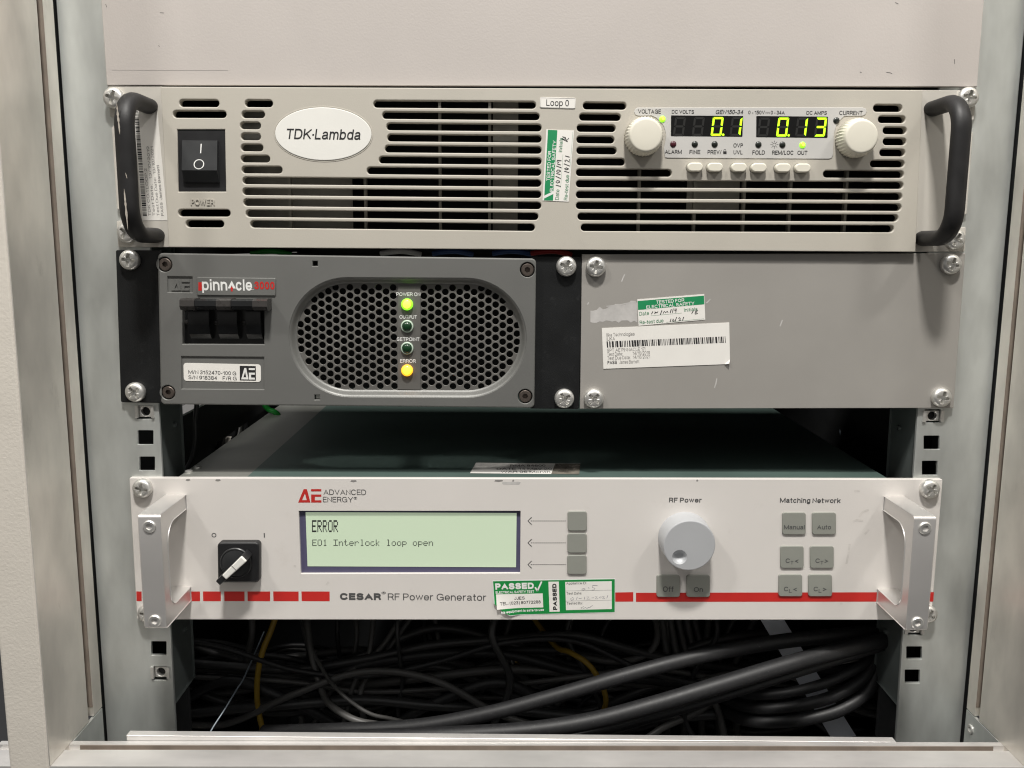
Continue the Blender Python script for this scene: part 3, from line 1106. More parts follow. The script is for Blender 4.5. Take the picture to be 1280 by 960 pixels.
def test_sticker(parent, q, d, hand, rot=False, lines=True):
    """white test label with a green heading; q = TL,TR,BR,BL of its reading direction"""
    mb = MB()
    mb.plate(Q(q, d), d - .1, d + .1, .03)
    s = mb.build('test_sticker', M['white'], parent)
    D1, D2 = d + .13, d + .16
    mb = MB()
    mb.poly(Q(rel(q, .005, .06, .995, .40), D1), D1)
    mb.build('heading', M['green'], s, 0)
    if rot:
        mb = MB()
        mb.poly(Q([bary(q, .03, .06), bary(q, .07, .06), bary(q, .14, .40), bary(q, .10, .40)], D2 - .01), D2 - .01)
        mb.build('flash_mark', M['whiteink'], s, 0)
    hp = math.dist(q[0], q[3])
    mb = MB()
    text(mb, 'TESTED FOR', bary(q, .28, .23), bary(q, .70, .23), hp * .125, D2, bold=.012)
    text(mb, 'ELECTRICAL SAFETY', bary(q, .13, .385), bary(q, .85, .385), hp * .125, D2, bold=.012)
    mb.build('heading_lettering', M['whiteink'], s, 0)
    mb = MB()
    text(mb, 'Date', bary(q, .02, .62), bary(q, .165, .62), hp * .14, D2)
    text(mb, 'Initials', bary(q, .69, .62), bary(q, .89, .62), hp * .13, D2)
    text(mb, 'Re-test due', bary(q, .02, .95), bary(q, .375, .95), hp * .14, D2)
    for u0, u1, v in ((.19, .66, .66), (.41, .98, .96)):
        mb.ribbon([P(*bary(q, u0, v), D2), P(*bary(q, u1, v), D2)], .1, D2)
    mb.build('form_lettering', M['greenink'], s, 0)
    mb = MB()
    for st in hand:
        pen(mb, [[bary(q, u, v) for u, v in st]], .42, D2 + .03)
    mb.build('handwriting', M['ink'], s, 0)
    return s


H1 = [[(.21, .66), (.225, .47)], [(.27, .60), (.255, .52), (.27, .46), (.29, .50), (.285, .60), (.265, .61)], [(.32, .64), (.35, .44)], [(.375, .62), (.39, .46)],
      [(.42, .60), (.405, .52), (.42, .46), (.44, .50), (.435, .60), (.415, .61)], [(.47, .64), (.495, .44)], [(.51, .60), (.525, .46)], [(.575, .47), (.55, .46), (.545, .53), (.57, .53), (.575, .47), (.568, .62)],
      [(.41, .93), (.425, .75)], [(.455, .90), (.445, .80), (.46, .75), (.475, .82), (.46, .91)], [(.50, .94), (.53, .72)], [(.555, .78), (.575, .74), (.585, .79), (.555, .92), (.595, .91)], [(.625, .91), (.64, .74)],
      [(.84, .80), (.88, .56), (.87, .74), (.91, .60), (.90, .70), (.855, .76), (.89, .83)]]
H2 = [[(.20, .60), (.225, .50)], [(.245, .60), (.265, .55), (.25, .52), (.285, .57), (.30, .52)], [(.33, .66), (.36, .49)], [(.375, .61), (.395, .53), (.41, .59), (.44, .54), (.45, .60)], [(.48, .62), (.50, .47)], [(.515, .61), (.53, .46)],
      [(.575, .50), (.555, .47), (.55, .54), (.575, .53), (.575, .47), (.565, .62)], [(.80, .72), (.83, .60)], [(.85, .74), (.87, .58), (.895, .62), (.865, .67), (.89, .73), (.85, .75)],
      [(.475, .96), (.49, .84)], [(.51, .94), (.52, .85), (.535, .92), (.515, .96)], [(.545, .97), (.575, .80)], [(.60, .86), (.62, .82), (.63, .88), (.60, .95), (.64, .94)], [(.66, .95), (.68, .82)]]
test_sticker(psu, [(678.1, 250.7), (682.9, 161.7), (717.6, 163.1), (710.8, 252.2)], BD + .15, H1, rot=True)

# control overlay
ov = [(798, 145), (794, 143.5), (792.5, 140), (794, 136.5), (797, 134.6), (1078, 134.4), (1082, 136), (1083.3, 139.5), (1081.5, 143.4), (1078, 145)]
ov += [(1075 + 33 * math.cos(math.radians(a)), 171 + 32 * math.sin(math.radians(a))) for a in (-127, -140, -155, -172)]
ov += [(1042, 178), (1041, 194), (1039.5, 197.5), (1036, 198.8), (835, 197.6), (831, 197)]
ov += [(829.5, 185)]
ov += [(805 + 27.5 * math.cos(math.radians(a)), 170 + 27 * math.sin(math.radians(a))) for a in (15, -5, -25, -40, -55, -70)]
mb = MB()
mb.plate(Q(ov, BD), BD - .1, BD + .35, .25)
pnl = mb.build('control_overlay', M['overlay'], psu)
OD = BD + .4
SEG7 = {'0': 'abcdef', '1': 'bc', '3': 'abcdg'}


def seven(win, q, cells, x0, pitch, cw):
    """slanted seven-segment digits; q = window pixel box"""
    mb = MB()
    mb.plate(rnd(Q(win, OD), .3, 2), OD - .2, OD + .1, .05)
    wnd = mb.build('display_window', M['window'], pnl)
    on, of = MB(), MB()
    ya, yb = q
    d = OD + .16
    for i, chs in enumerate(cells):
        lx = x0 + i * pitch
        t = 2.6
        sh = .13
        hgt = yb - ya
        mid = (ya + yb) / 2
        def pt(u, v):
            y = ya + v
            return (lx + u + (hgt - v) * sh, y)
        W, Hh = cw, hgt
        g = .7
        segs = dict(a=[(g, 0), (W - g, 0), (W - t, t), (t, t)], d=[(t, Hh - t), (W - t, Hh - t), (W - g, Hh), (g, Hh)],
                    g=[(t * .6, Hh / 2), (t, Hh / 2 - t / 2), (W - t, Hh / 2 - t / 2), (W - t * .6, Hh / 2), (W - t, Hh / 2 + t / 2), (t, Hh / 2 + t / 2)],
                    f=[(0, g), (t, t + g * .5), (t, Hh / 2 - t / 2 - .2), (0, Hh / 2 - g)], e=[(0, Hh / 2 + g), (t, Hh / 2 + t / 2 + .2), (t, Hh - t - g * .5), (0, Hh - g)],
                    b=[(W, g), (W, Hh / 2 - g), (W - t, Hh / 2 - t / 2 - .2), (W - t, t + g * .5)], c=[(W, Hh / 2 + g), (W, Hh - g), (W - t, Hh - t - g * .5), (W - t, Hh / 2 + t / 2 + .2)])
        lit = SEG7.get(chs[0], '')
        for k, pl_ in segs.items():
            (on if k in lit else of).poly(Q([pt(*p) for p in pl_], d), d)
        if '.' in chs:
            on.poly(Q([(lx + W + 2.3 + 1.5 * math.cos(a), yb - 1.4 + 1.5 * math.sin(a)) for a in [k * math.pi / 5 for k in range(10)]], d), d)
    on.build('lit_digits', M['seg'], wnd, 0)
    of.build('unlit_segments', M['segoff'], wnd, 0)


seven([(838.6, 170), (928, 170.8), (929, 145), (838.8, 144.2)], (146.3, 169.8), ['8x', '8x', '0.', '1'], 841, 23.6, 13.5)
seven([(945.2, 171.3), (1034.3, 172.2), (1035, 145.8), (945.4, 145)], (147, 170.6), [' ', '0.', '1', '3'], 945.8 + .5, 23.7, 13.5)
for s, x0_, x1_, yb, cap, kw in (('VOLTAGE', 797.5, 826, 142, 5, dict(bold=.014)), ('DC VOLTS', 839.7, 867.5, 142.1, 4.4, dict(bold=.014)), ('GEN150-34', 894.6, 929, 142.6, 5, dict(bold=.014, shear=.2)),
                                 ('0 - 150V', 935.3, 956, 142.9, 4.4, dict(bold=.014)), ('0 - 34A', 963.4, 980.8, 143, 4.4, dict(bold=.014)), ('DC AMPS', 1008, 1033.5, 143.4, 4.4, dict(bold=.014)),
                                 ('CURRENT', 1049, 1078, 143.8, 5, dict(bold=.014)), ('ALARM', 831, 852.2, 192.4, 5, dict(bold=.016)), ('FINE', 861.8, 875.3, 192.6, 5, dict(bold=.016)), ('PREV/', 884.4, 901.8, 192.8, 5, dict(bold=.016)),
                                 ('OVP', 916.6, 928.6, 184.4, 5, dict(bold=.016)), ('UVL', 916.8, 928.2, 193, 5, dict(bold=.016)), ('FOLD', 940.4, 956, 193.2, 5, dict(bold=.016)), ('REM/LOC', 965, 991.6, 193.4, 5, dict(bold=.016)), ('OUT', 996.7, 1009, 193.6, 5, dict(bold=.016))):
    write(pnl, s, (x0_, yb), (x1_, yb + (x1_ - x0_) * .004), cap, OD, M['ink'], **kw)
mb = MB()
pen(mb, [[(956.8, 140.2), (962.4, 140.3)]], .16, OD)
pen(mb, [[(956.8 + k * 2.1, 141.6), (958.2 + k * 2.1, 141.6)] for k in range(3)], .16, OD)
mb.build('direct_current_symbol', M['ink'], pnl, 0)
mb = MB()
mb.poly(Q([(904, 192.6), (908.2, 192.7), (908.2, 189.2), (904, 189.1)], OD), OD)
pen(mb, [[(904.8, 189.4), (904.8, 187.6), (906.1, 186.6), (907.4, 187.6), (907.4, 189.4)]], .28, OD)
mb.build('padlock_symbol', M['ink'], pnl, 0)
mb = MB()
for k in range(8):
    a = k * math.pi / 4
    pen(mb, [[(968 + 3.1 * math.cos(a), 180.8 + 3.1 * math.sin(a)), (968 + 5 * math.cos(a), 180.8 + 5 * math.sin(a))]], .22, OD)
pen(mb, [[(968 + 2.1 * math.cos(a), 180.8 + 2.1 * math.sin(a)) for a in [k * math.pi / 6 for k in range(13)]]], .2, OD)
mb.build('sun_symbol', M['ink'], pnl, 0)
for x, y, mt, lab in ((828, 148.8, 'ledgreen', 'lit green indicator beside the voltage knob'), (841.5, 180.2, 'ledred', 'unlit dark red alarm indicator'), (868.5, 180.3, 'leddark', None), (893.3, 180.4, 'leddark', None),
                      (948, 180.8, 'leddark', None), (978, 181, 'leddark', None), (1003, 181.3, 'ledgreen', 'lit green output indicator'), (1045.5, 150.8, 'leddark', None)):
    mb = MB()
    c = P(x, y, OD)
    mb.lathe(c, [(1.75, OD - .3), (1.75, OD + .1), (1.4, OD + .45), (.8, OD + .7), (.2, OD + .78)], 20)
    o = mb.build('indicator_light', M[mt], pnl, 60, lab)
    if mt == 'ledgreen':
        mb = MB()
        mb.lathe((c[0] + .35, c[1]), [(.8, OD + .55), (.7, OD + .85), (.2, OD + .95)], 14)
        mb.build('bright_core', M['ledcore'], o, 60)


def knurled(px, py, R, d0, H_, lab):
    X, Z = P(px, py, d0 + H_ * .4)
    mb = MB()
    n = 180
    def ring(r, d, tooth=0):
        o_ = []
        for k in range(n):
            a = 2 * math.pi * k / n
            rr = r + tooth * (.5 + .5 * math.cos(a * 36)) ** 1.5
            o_.append((X + rr * math.cos(a), d, Z + rr * math.sin(a)))
        return o_
    mb.loft([ring(R * .95, d0), ring(R * .97, d0 + .4, .5), ring(R * .97, d0 + H_ * .55, .55), ring(R * .93, d0 + H_ * .75, .3), ring(R * .9, d0 + H_ * .85), ring(R * .87, d0 + H_ - .5), ring(R * .82, d0 + H_ - .1), ring(R * .75, d0 + H_), ring(R * .3, d0 + H_ + .15)], False, True)
    k = mb.build('knob', M['knob'], psu, 50, lab)
    return k


knurled(805, 170.5, 10.2, BD, 12, 'knurled ivory knob under the voltage caption')
knurled(1071, 172.5, 10.2, BD, 12, 'knurled ivory knob under the current caption')
for x, y in ((868.2, 209.2), (893, 209.4), (922.9, 209.6), (947.6, 209.9), (977.8, 210.1), (1002.4, 210.3)):
    mb = MB()
    c = P(x, y, BD + 1)
    mb.plate(stadium(c, 8.7, 4.9), BD - .2, BD + 3.2, .7)
    o = mb.build('push_button', M['knob'], psu, 40)
    mb = MB()
    q1 = ccw(stadium(c, 9.5, 5.7))
    q0 = ccw(stadium(c, 8.9, 5.1))
    mb.loft([[(x_, BD - .1, z_) for x_, z_ in q1], [(x_, BD + .25, z_) for x_, z_ in off(q1, -.1)], [(x_, BD + .25, z_) for x_, z_ in q0]])
    mb.build('collar', M['rib'], o, 0)

# ================================================================== MIDDLE UNIT (left): grey plasma supply
pn = thing('plasma_supply', 'dark grey unit with oval perforated grille and four round indicator lights', 'power supply', (-100, 0, -177))
GD = 7.5
for pl in ([P(151, 503, 3), P(206, 504, 3), P(202, 313, 3), P(144.5, 312.5, 3)], [P(662, 510.8, 3), P(724, 511.5, 3), P(727, 321, 3), P(664, 320.4, 3)]):
    mb = MB()
    mb.plate(rnd(pl, 1.0, 3), -.2, 3, .4)
    mb.build('mounting_bracket', M['bracket'], pn)
bw = Q([(228, 430), (330.2, 430.5), (330, 375), (228, 374)], GD)
gx0, gx1, gy0, gy1 = 366, 653, 352.5, 491.5
cc = ((P(gx0, 420, GD)[0] + P(gx1, 420, GD)[0]) / 2, (P(510, gy0, GD)[1] + P(510, gy1, GD)[1]) / 2)
gw, gh = P(gx1, 420, GD)[0] - P(gx0, 420, GD)[0], P(510, gy0, GD)[1] - P(510, gy1, GD)[1]
G1 = stadium(cc, gw + 4.5, gh + 4.5, 24)
G2 = stadium(cc, gw - 2.5, gh - 2.5, 24)
sq = []
for x, y in ((393.8, 329.5), (396.3, 496.7)):
    sq.append(Q([(x - 3.2, y + 3), (x + 3.2, y + 3), (x + 3.2, y - 3), (x - 3.2, y - 3)], GD))
wells = [circ(P(x, y, GD), 4.2, 24) for x, y in ((205.7, 330.5), (209.8, 490.6), (659.3, 337.2), (656.5, 495.5))]
lrec = Q([(227, 486), (330, 486.8), (330, 446.5), (226.5, 445.5)], GD)
arec = Q([(209.5, 365.2), (240.5, 365.6), (240.3, 346), (209, 345.6)], GD)
mb = MB()
outl = rnd([P(200.8, 505.5, GD), P(668, 510, GD), P(670.3, 323.2, GD), P(196.8, 316.3, GD)], 2.6, 5)
mb.plate(outl, 3, GD, .8, [G1, bw, lrec, arec] + sq + wells, .45)
pf = mb.build('front_plate', M['pinn'], pn)
mb = MB()                                  # dished surround of the grille
g1, g2 = ccw(G1), ccw(G2)
rings = []
for k in range(7):
    t = k / 6
    e = .5 - .5 * math.cos(math.pi * t)
    rings.append([(a[0] * (1 - t) + b[0] * t, GD - .2 - 3.8 * e, a[1] * (1 - t) + b[1] * t) for a, b in zip(g1, g2)])
mb.loft(rings)
mb.build('grille_surround', M['pinn'], pf, 50)
# recess floors
mb = MB()
for rc in (lrec, arec):
    mb = MB()
    mb.plate(off(ccw(rc), .4), 3, GD - .9, .02)
    mb.build('recess_floor', M['pinn'], pf)
# perforated sheet
s_ = 4.72
inner = stadium(cc, gw + 2.4, gh + 2.4, 24)
holes = []
xc0 = cc[0]
xs0, xs1 = P(495.5, 420, 4)[0], P(526.5, 420, 4)[0]
a_ = (gw - 4.2) / 2 - (gh - 4.2) / 2
rr_ = (gh - 4.2) / 2
ncol = int(gw / 2 / (s_ * .866)) + 1
mid = (xs0 + xs1) / 2
for side in (-1, 1):
    for c in range(0, 22):
        x = (xs0 - 1.6 - c * s_ * .866) if side < 0 else (xs1 + 1.6 + c * s_ * .866)
        for r in range(-8, 9):
            z = cc[1] + (r + (.5 if c % 2 else 0)) * s_
            dx = max(abs(x - cc[0]) - a_, 0)
            if math.hypot(dx, z - cc[1]) < rr_ + .9:
                holes.append(circ((x, z), 1.92, 14, a0=.26))
mb = MB()
mb.plate(inner, 2.0, 3.2, .05, holes, .15, steps=1)
gm = mb.build('perforated_grille', M['mesh'], pn)
mb = MB()
mb.box(cc[0] - gw / 2 - 20, cc[0] + gw / 2, -176, -91, -52, -50)
mb.build('grille_backing', M['pit'], pn)
# indicator strip
mb = MB()
mb.plate(Q([(497, 487), (525.5, 487.4), (525.5, 357.4), (497, 357)], 4), 3.2, 3.9, .2)
strip = mb.build('indicator_strip', M['mesh'], pn)
for s, x0_, x1_, yb in (('POWER ON', 495.5, 525.4, 370), ('OUTPUT', 499.3, 521.2, 398.4), ('SETPOINT', 496, 524.4, 426.2), ('ERROR', 500, 519.7, 453.4)):
    write(strip, s, (x0_, yb), (x1_, yb + .2), 4.6, 3.98, M['whiteink'], bold=.012)
for y, mt, core, lab in ((380.5, 'ledgreen', 'ledcore', 'lit green power light, topmost of the column'), (408, 'leddkgreen', None, 'unlit dark green output light'), (435.4, 'leddkgreen', None, 'unlit dark green setpoint light'), (463, 'ledamber', 'ledambercore', 'lit amber error light, lowest of the column')):
    c = P(508.8, y, 5)
    mb = MB()
    if core is None:
        mb.lathe(c, [(2.7, 3.9), (2.7, 5.6), (2.1, 6.2), (1.2, 6.6), (.2, 6.7)], 24)
    else:
        mb.lathe(c, [(3.3, 3.9), (3.3, 5.6), (2.7, 6.4), (1.5, 7.0), (.3, 7.2)], 24)
    o = mb.build('indicator_light', M[mt], strip, 60, lab)
    if core:
        mb = MB()
        mb.lathe(c, [(2.2, 6.7), (1.4, 7.1), (.3, 7.3)], 24)
        mb.build('bright_core', M[core], o, 60)
    else:
        mb = MB()
        mb.lathe(c, [(3.6, 3.9), (3.6, 5.0), (3.3, 5.4), (2.9, 5.4), (2.75, 4.9)], 28)
        mb.build('collar', M['bezel'], o, 60)
for x, y in ((205.7, 330.5), (209.8, 490.6), (659.3, 337.2), (656.5, 495.5)):
    fasten(CAPSCREW, x, y, 4.6, pn, random.random())
for x, y, a in ((161, 325, .1), (168, 490.5, .9), (708, 333, .4), (705.5, 498.5, 1.0)):
    fasten(SCREW, x, y, 3, pn, a)


# open letter mark: slashed triangle and three bars
def ae_mark(mb, q, d):
    def U(p):
        return [P(*bary(q, u, v), d) for u, v in p]
    mb.fill([U([(0, 1), (.24, 0), (.38, 0), (.53, 1)]), U([(.17, .82), (.37, .82), (.295, .32)])], d)
    mb.poly(U([(.56, .0), (1, .0), (1, .17), (.56, .17)]), d)
    mb.fill([U([(.56, .40), (1, .40), (1, .57), (.72, .57), (.72, .83), (1, .83), (1, 1), (.56, 1)])], d)


mb = MB()
ae_mark(mb, [(214, 350), (237, 350.3), (237, 363.2), (214, 363)], GD - .3)
n_ = len(mb.v)
fs = list(mb.f)
for f in fs:
    bl_ = []
    for q in f:
        x, d, z = mb.v[q]
        mb.v.append((x, GD - 1.0, z)); bl_.append(len(mb.v) - 1)
    for k in range(len(f)):
        j = (k + 1) % len(f)
        mb.f.append((f[k], bl_[k], bl_[j], f[j]))
mb.build('embossed_mark', M['pinn'], pf, 0)
# name badge
mb = MB()
mb.plate(rnd(Q([(247, 369), (344.8, 369.6), (345, 347.6), (246.6, 346.4)], GD), .8, 4), GD - .1, GD + .9, .4)
nb = mb.build('name_badge', M['pinn'], pn)
bd_ = GD + .97
write(nb, 'pinn', (252.8, 363), (284.3, 363.2), 14.0, bd_, M['whiteink'], bold=.018)
write(nb, 'cle', (295, 363.3), (315.3, 363.4), 14.0, bd_, M['whiteink'], bold=.018)
mb = MB()
mb.poly(Q([(284.6, 360.5), (289.6, 350.8), (294.8, 360.6), (291.4, 360.6), (289.6, 356.4), (287.8, 360.6)], bd_), bd_)
mb.build('caret_letter', M['whiteink'], nb, 0)
mb = MB()
mb.poly(Q([(287.6, 361), (289.6, 357.8), (291.8, 361), (290.8, 361.2), (290.8, 364.2), (288.6, 364.2), (288.6, 361.2)], bd_), bd_)
mb.poly(Q([(248, 363.3), (252.2, 363.3), (252.2, 352.8), (248, 352.8)], bd_), bd_)
mb.build('red_accent', M['red'], nb, 0)
write(nb, '3000', (317.8, 361.6), (343.3, 361.9), 9.6, bd_, M['red'], bold=.03)
write(nb, '™', (313.8, 363.8), (317.4, 363.8), 2.4, bd_, M['whiteink'])
# breaker
mb = MB()
x0, z0 = bw[0]; x1, z1 = bw[2]
mb.box(x0 - .6, x1 + .6, z0 - .6, z1 + .6, 1.0, 3.4)
br = mb.build('circuit_breaker', M['breaker'], pn)
for k in range(3):
    wv = (x1 - x0) / 3
    xa, xb = x0 + wv * k + (5.4 if k else 4.6), x0 + wv * (k + 1) + (.6 if k < 2 else -1.8)
    zc = (z0 + z1) / 2 - 2
    hh = (z1 - z0) / 2
    pr_ = [(zc - hh * .62, 3.4), (zc - hh * .60, 6.2), (zc - hh * .38, 8.6), (zc, 9.8), (zc + hh * .45, 9.6), (zc + hh * .9, 8.4), (zc + hh, 3.4)]
    mb = MB()
    mb.loft([[(xb, d, z) for z, d in pr_], [(xb, d, z) for z, d in pr_], [(xa, d, z) for z, d in pr_]], True, True)
    mb.build('pole_cover', M['breaker'], br, 20)
    mb = MB()
    mb.lathe((xa - 2.4, zc + 1.5), [(1.5, 3.4), (1.4, 5.2), (.8, 5.6), (.1, 5.6)], 14)
    mb.build('terminal_screw', M['grip'], br, 40)
mb = MB()
hx0, hz0 = P(222.5, 388, 17); hx1, hz1 = P(330, 374.5, 17)
hb = [(hz0 + 1.4, 4), (hz0, 13), (hz0 + .6, 16.5), (hz0 + 2.6, 17.6), (hz1 - .8, 17.2), (hz1, 15.5), (hz1 - .2, 4)]
mb.loft([[(hx1 + 1.5, d, z) for z, d in hb], [(hx0 + 1.5, d, z) for z, d in hb]], True, True)
lev = mb.build('lever', M['breaker'], br, 25)
for a, b in ((.0, .16), (.42, .58), (.84, 1.0)):
    mb = MB()
    xa, xb = hx0 + 1.3 + (hx1 - hx0) * a, hx0 + 1.7 + (hx1 - hx0) * b
    hb2 = [(hz0 + 1.2, 4), (hz0 - .25, 13), (hz0 + .4, 16.9), (hz0 + 2.4, 18.1), (hz1 - .6, 17.7), (hz1 + .25, 15.6), (hz1 + .1, 4)]
    mb.loft([[(xb, d, z) for z, d in hb2], [(xa, d, z) for z, d in hb2]], True, True)
    mb.build('finger_grip', M['grip'], lev, 25)
# serial label
mb = MB()
ld = GD - .75
q = [(229.3, 453.6), (326, 455.6), (326.2, 477.6), (229.8, 476)]
mb.plate(rnd(Q(q, ld), 1.7, 5), ld - .1, ld + .08, .03)
sl = mb.build('serial_label', M['white'], pn)
write(sl, 'M/N 3152470-100 G', bary(q, .06, .60), bary(q, .68, .64), 4.8, ld + .13, M['softink'], bold=.006)
write(sl, 'S/N 918384    F/R G', bary(q, .06, .90), bary(q, .685, .93), 4.8, ld + .13, M['softink'], bold=.006)
mb = MB()
qs = rel(q, .727, .1, .935, .93)
mb.poly(Q(qs, ld + .11), ld + .11)
o = mb.build('mark_ground', M['ink'], sl, 0)
mb = MB()
ae_mark(mb, rel(qs, .08, .14, .94, .92), ld + .15)
mb.build('mark', M['whiteink'], sl, 0)

# ================================================================== MIDDLE BLANKING PLATE
bp = thing('blanking_plate', 'plain grey blanking plate with barcode label, right of the perforated grille unit', 'panel', (120, 0, -177))
mb = MB()
mb.plate([P(725, 511, 3), P(1192, 510, 3), P(1206.8, 316.5, 3), P(727.5, 317.8, 3)], -.2, 3, .3)
mb.build('plate', M['blank'], bp)
for x, y, a in ((745, 333.5, .15), (742.5, 498.5, .75), (1190, 330.5, .25), (1178, 497, .2)):
    fasten(SCREW, x, y, 3, bp, a)
mb = MB()
rg = random.Random(5)
up_, dn_ = [], []
for k in range(16):
    x = 738 + k * 3.9
    up_.append((x, 388 - k * .75 + rg.uniform(-2.2, 2.2)))
    dn_.append((x, 402 + rg.uniform(-1.8, 1.8)))
mb.plate(Q(dn_ + up_[::-1], 3), 2.95, 3.06, .03)
for st in ([(758, 383), (775, 381), (795, 377)], [(777, 352), (779, 347), (781, 343)], [(734, 381), (736, 378)], [(893, 485), (895, 479), (896, 473)], [(883, 379), (888, 374)], [(975, 408), (978, 400)]):
    m2 = MB()
    m2.ribbon([P(*p, 3.08) for p in st], .7, 3.08)
    m2.build('glue_smear', M['residue'], bp, 0)
mb.build('glue_residue', M['residue'], bp, 0)
test_sticker(bp, [(796.6, 374.3), (880.3, 367.6), (881.6, 399.6), (798.2, 407.3)], 3.12, H2)
q = [(752.3, 410.2), (911.5, 403.2), (912.6, 455), (754.2, 461)]
mb = MB()
mb.plate(Q([q[3], (905.5, 455.3), (912.4, 449.5), q[1], q[0]], 3.1), 3.0, 3.3, .03)
bl = mb.build('barcode_label', M['white'], bp)
barcode(bl, [bary(q, .033, .33), bary(q, .972, .33), bary(q, .975, .485), bary(q, .035, .485)], 3.34, 62, 11)
for s, u1, v, mt, kw in (('Ilika Technologies', .255, .215, 'fadedink', {}), ('ILIKA', .10, .31, 'fadedink', {}), ('SPT AE PINNACLE 17I', .335, .595, 'fadedink', {}), ('Test Date:', .155, .69, 'fadedink', {}), ('Test Due Date:', .215, .785, 'fadedink', {}), ('PASS', .108, .895, 'ink', dict(bold=.02))):
    write(bl, s, bary(q, .034, v), bary(q, u1, v), 4.4, 3.34, M[mt], **kw)
for s, u0, u1, v in (('14/10/2019', .235, .37, .69), ('14/10/2021', .235, .37, .785), ('James Barnett', .128, .285, .895)):
    write(bl, s, bary(q, u0, v), bary(q, u1, v), 4.4, 3.34, M['fadedink'])
mb = MB()
mb.f.append(tuple(mb.add([(*P(905.5, 455.3, 3.3)[:1], 3.35, P(905.5, 455.3, 3.3)[1]), (P(912.4, 449.5, 3.3)[0], 3.35, P(912.4, 449.5, 3.3)[1]), (P(911.5, 454.3, 5)[0], 5.2, P(911.5, 454.3, 5)[1])])))
mb.build('curled_corner', M['white'], bl, 0)

# ================================================================== LOWER UNIT: generator
ge = thing('rf_generator', 'off white generator with green display, red stripe and silver side handles', 'generator', (0, 0, -311))
CD = 3.0
LCDW = Q([(375.9, 717.4), (650.2, 716.6), (650.8, 638.6), (373.2, 638.6)], CD)
mb = MB()
mb.plate(rnd([P(171.2, 774.5, CD), P(1164.3, 775, CD), P(1178.5, 599.2, CD), P(161.5, 597.4, CD)], .8, 3), -.2, CD, .4, [LCDW], .12)
cf = mb.build('front_panel', M['cesar'], ge)
mb = MB()
mb.plate(off(ccw(LCDW), .5), -.1, .9, .02)
lf = mb.build('display_frame', M['lcdframe'], ge)
mb = MB()
SQ = [(382, 640.2), (645.8, 641.3), (645, 709), (384.4, 707.8)]
mb.plate(Q(SQ, 1.0), .8, 1.1, .02)
scr = mb.build('display_screen', M['lcd'], lf)
G57 = {'E': ['11111', '10000', '10000', '11110', '10000', '10000', '11111'], 'R': ['11110', '10001', '10001', '11110', '10100', '10010', '10001'], 'O': ['01110', '10001', '10001', '10001', '10001', '10001', '01110'],
       '0': ['01110', '10001', '10001', '10001', '10001', '10001', '01110'], '1': ['00100', '01100', '00100', '00100', '00100', '00100', '01110'], 'I': ['11111', '00100', '00100', '00100', '00100', '00100', '11111'],
       'n': ['00000', '00000', '10110', '11001', '10001', '10001', '10001'], 't': ['01000', '01000', '11100', '01000', '01000', '01001', '00110'], 'e': ['00000', '00000', '01110', '10001', '11111', '10000', '01110'],
       'r': ['00000', '00000', '10110', '11001', '10000', '10000', '10000'], 'l': ['01100', '00100', '00100', '00100', '00100', '00100', '01110'], 'o': ['00000', '00000', '01110', '10001', '10001', '10001', '01110'],
       'c': ['00000', '00000', '01110', '10000', '10000', '10001', '01110'], 'k': ['10000', '10000', '10010', '10100', '11000', '10100', '10010'], 'p': ['00000', '00000', '11110', '10001', '10001', '11110', '10000', '10000'], ' ': ['00000'] * 7}


def matrix_text(s, x0_, y0_, x1_, y1_, d, grow):
    mb = MB()
    n = len(s) * 6 - 1
    px_, py_ = (x1_ - x0_) / n, (y1_ - y0_) / 7
    for i, ch in enumerate(s):
        for r, row in enumerate(G57[ch]):
            for c, b in enumerate(row):
                if b == '1':
                    x, y = x0_ + (i * 6 + c) * px_, y0_ + r * py_
                    mb.poly(Q([(x, y + py_ * grow), (x + px_ * grow, y + py_ * grow), (x + px_ * grow, y), (x, y)], d), d)
    return mb.build('dot_matrix_lettering', M['ink'], scr, 0)


matrix_text('ERROR', 390, 650.2, 422.5, 665.2, 1.16, .98)
matrix_text('E01 Interlock loop open', 390.4, 674.4, 541.4, 682.6, 1.16, .88)
# prints on the panel
pd = CD + .07
mb = MB()
ae_mark(mb, [(372.6, 611.4), (401.6, 611.4), (401.8, 628.2), (372.6, 628.2)], pd)
mb.build('logo_mark', M['logored'], ge, 0)
write(ge, 'ADVANCED', (404.3, 618.6), (457.6, 618.8), 7.3, pd, M['softink'])
write(ge, 'ENERGY®', (403.7, 627.8), (446.5, 628), 7.3, pd, M['softink'])
mb = MB()
for a, b in ((170.4, 177), (196, 220), (223, 250), (253.7, 276), (280.2, 305.6), (309.3, 337.6), (341.5, 373.2), (376.8, 412)):
    mb = MB()
    mb.poly(Q([(a + .3, 751.4), (b + .1, 751.5), (b, 739.4), (a, 739.3)], pd), pd)
    mb.build('red_block', M['red'], ge, 0)
for a, b in ((740, 791.6), (795, 1166.6)):
    mb = MB()
    mb.poly(Q([(a, 752.3), (b, 752), (b + (.8 if b > 900 else 0), 740.2), (a, 741)], pd), pd)
    mb.build('red_stripe', M['red'], ge, 0)
write(ge, 'CESAR', (425, 750), (476.5, 750.2), 9.6, pd, M['softink'], bold=.045)
write(ge, '®', (477, 746.4), (482.4, 746.4), 7.5, pd, M['softink'])
write(ge, 'RF Power Generator', (484.8, 750.2), (607.8, 751), 9.4, pd, M['softink'])
write(ge, 'RF Power', (836.2, 628), (877, 628.2), 6.4, pd, M['softink'], bold=.02)
write(ge, 'Matching Network', (974.6, 628.4), (1050.6, 628.9), 6.6, pd, M['softink'], bold=.02)
write(ge, 'O', (264.6, 671.8), (270.6, 671.8), 6, pd, M['softink'], bold=.02)
write(ge, 'I', (329.8, 672), (331.2, 672), 6.2, pd, M['softink'], bold=.02)
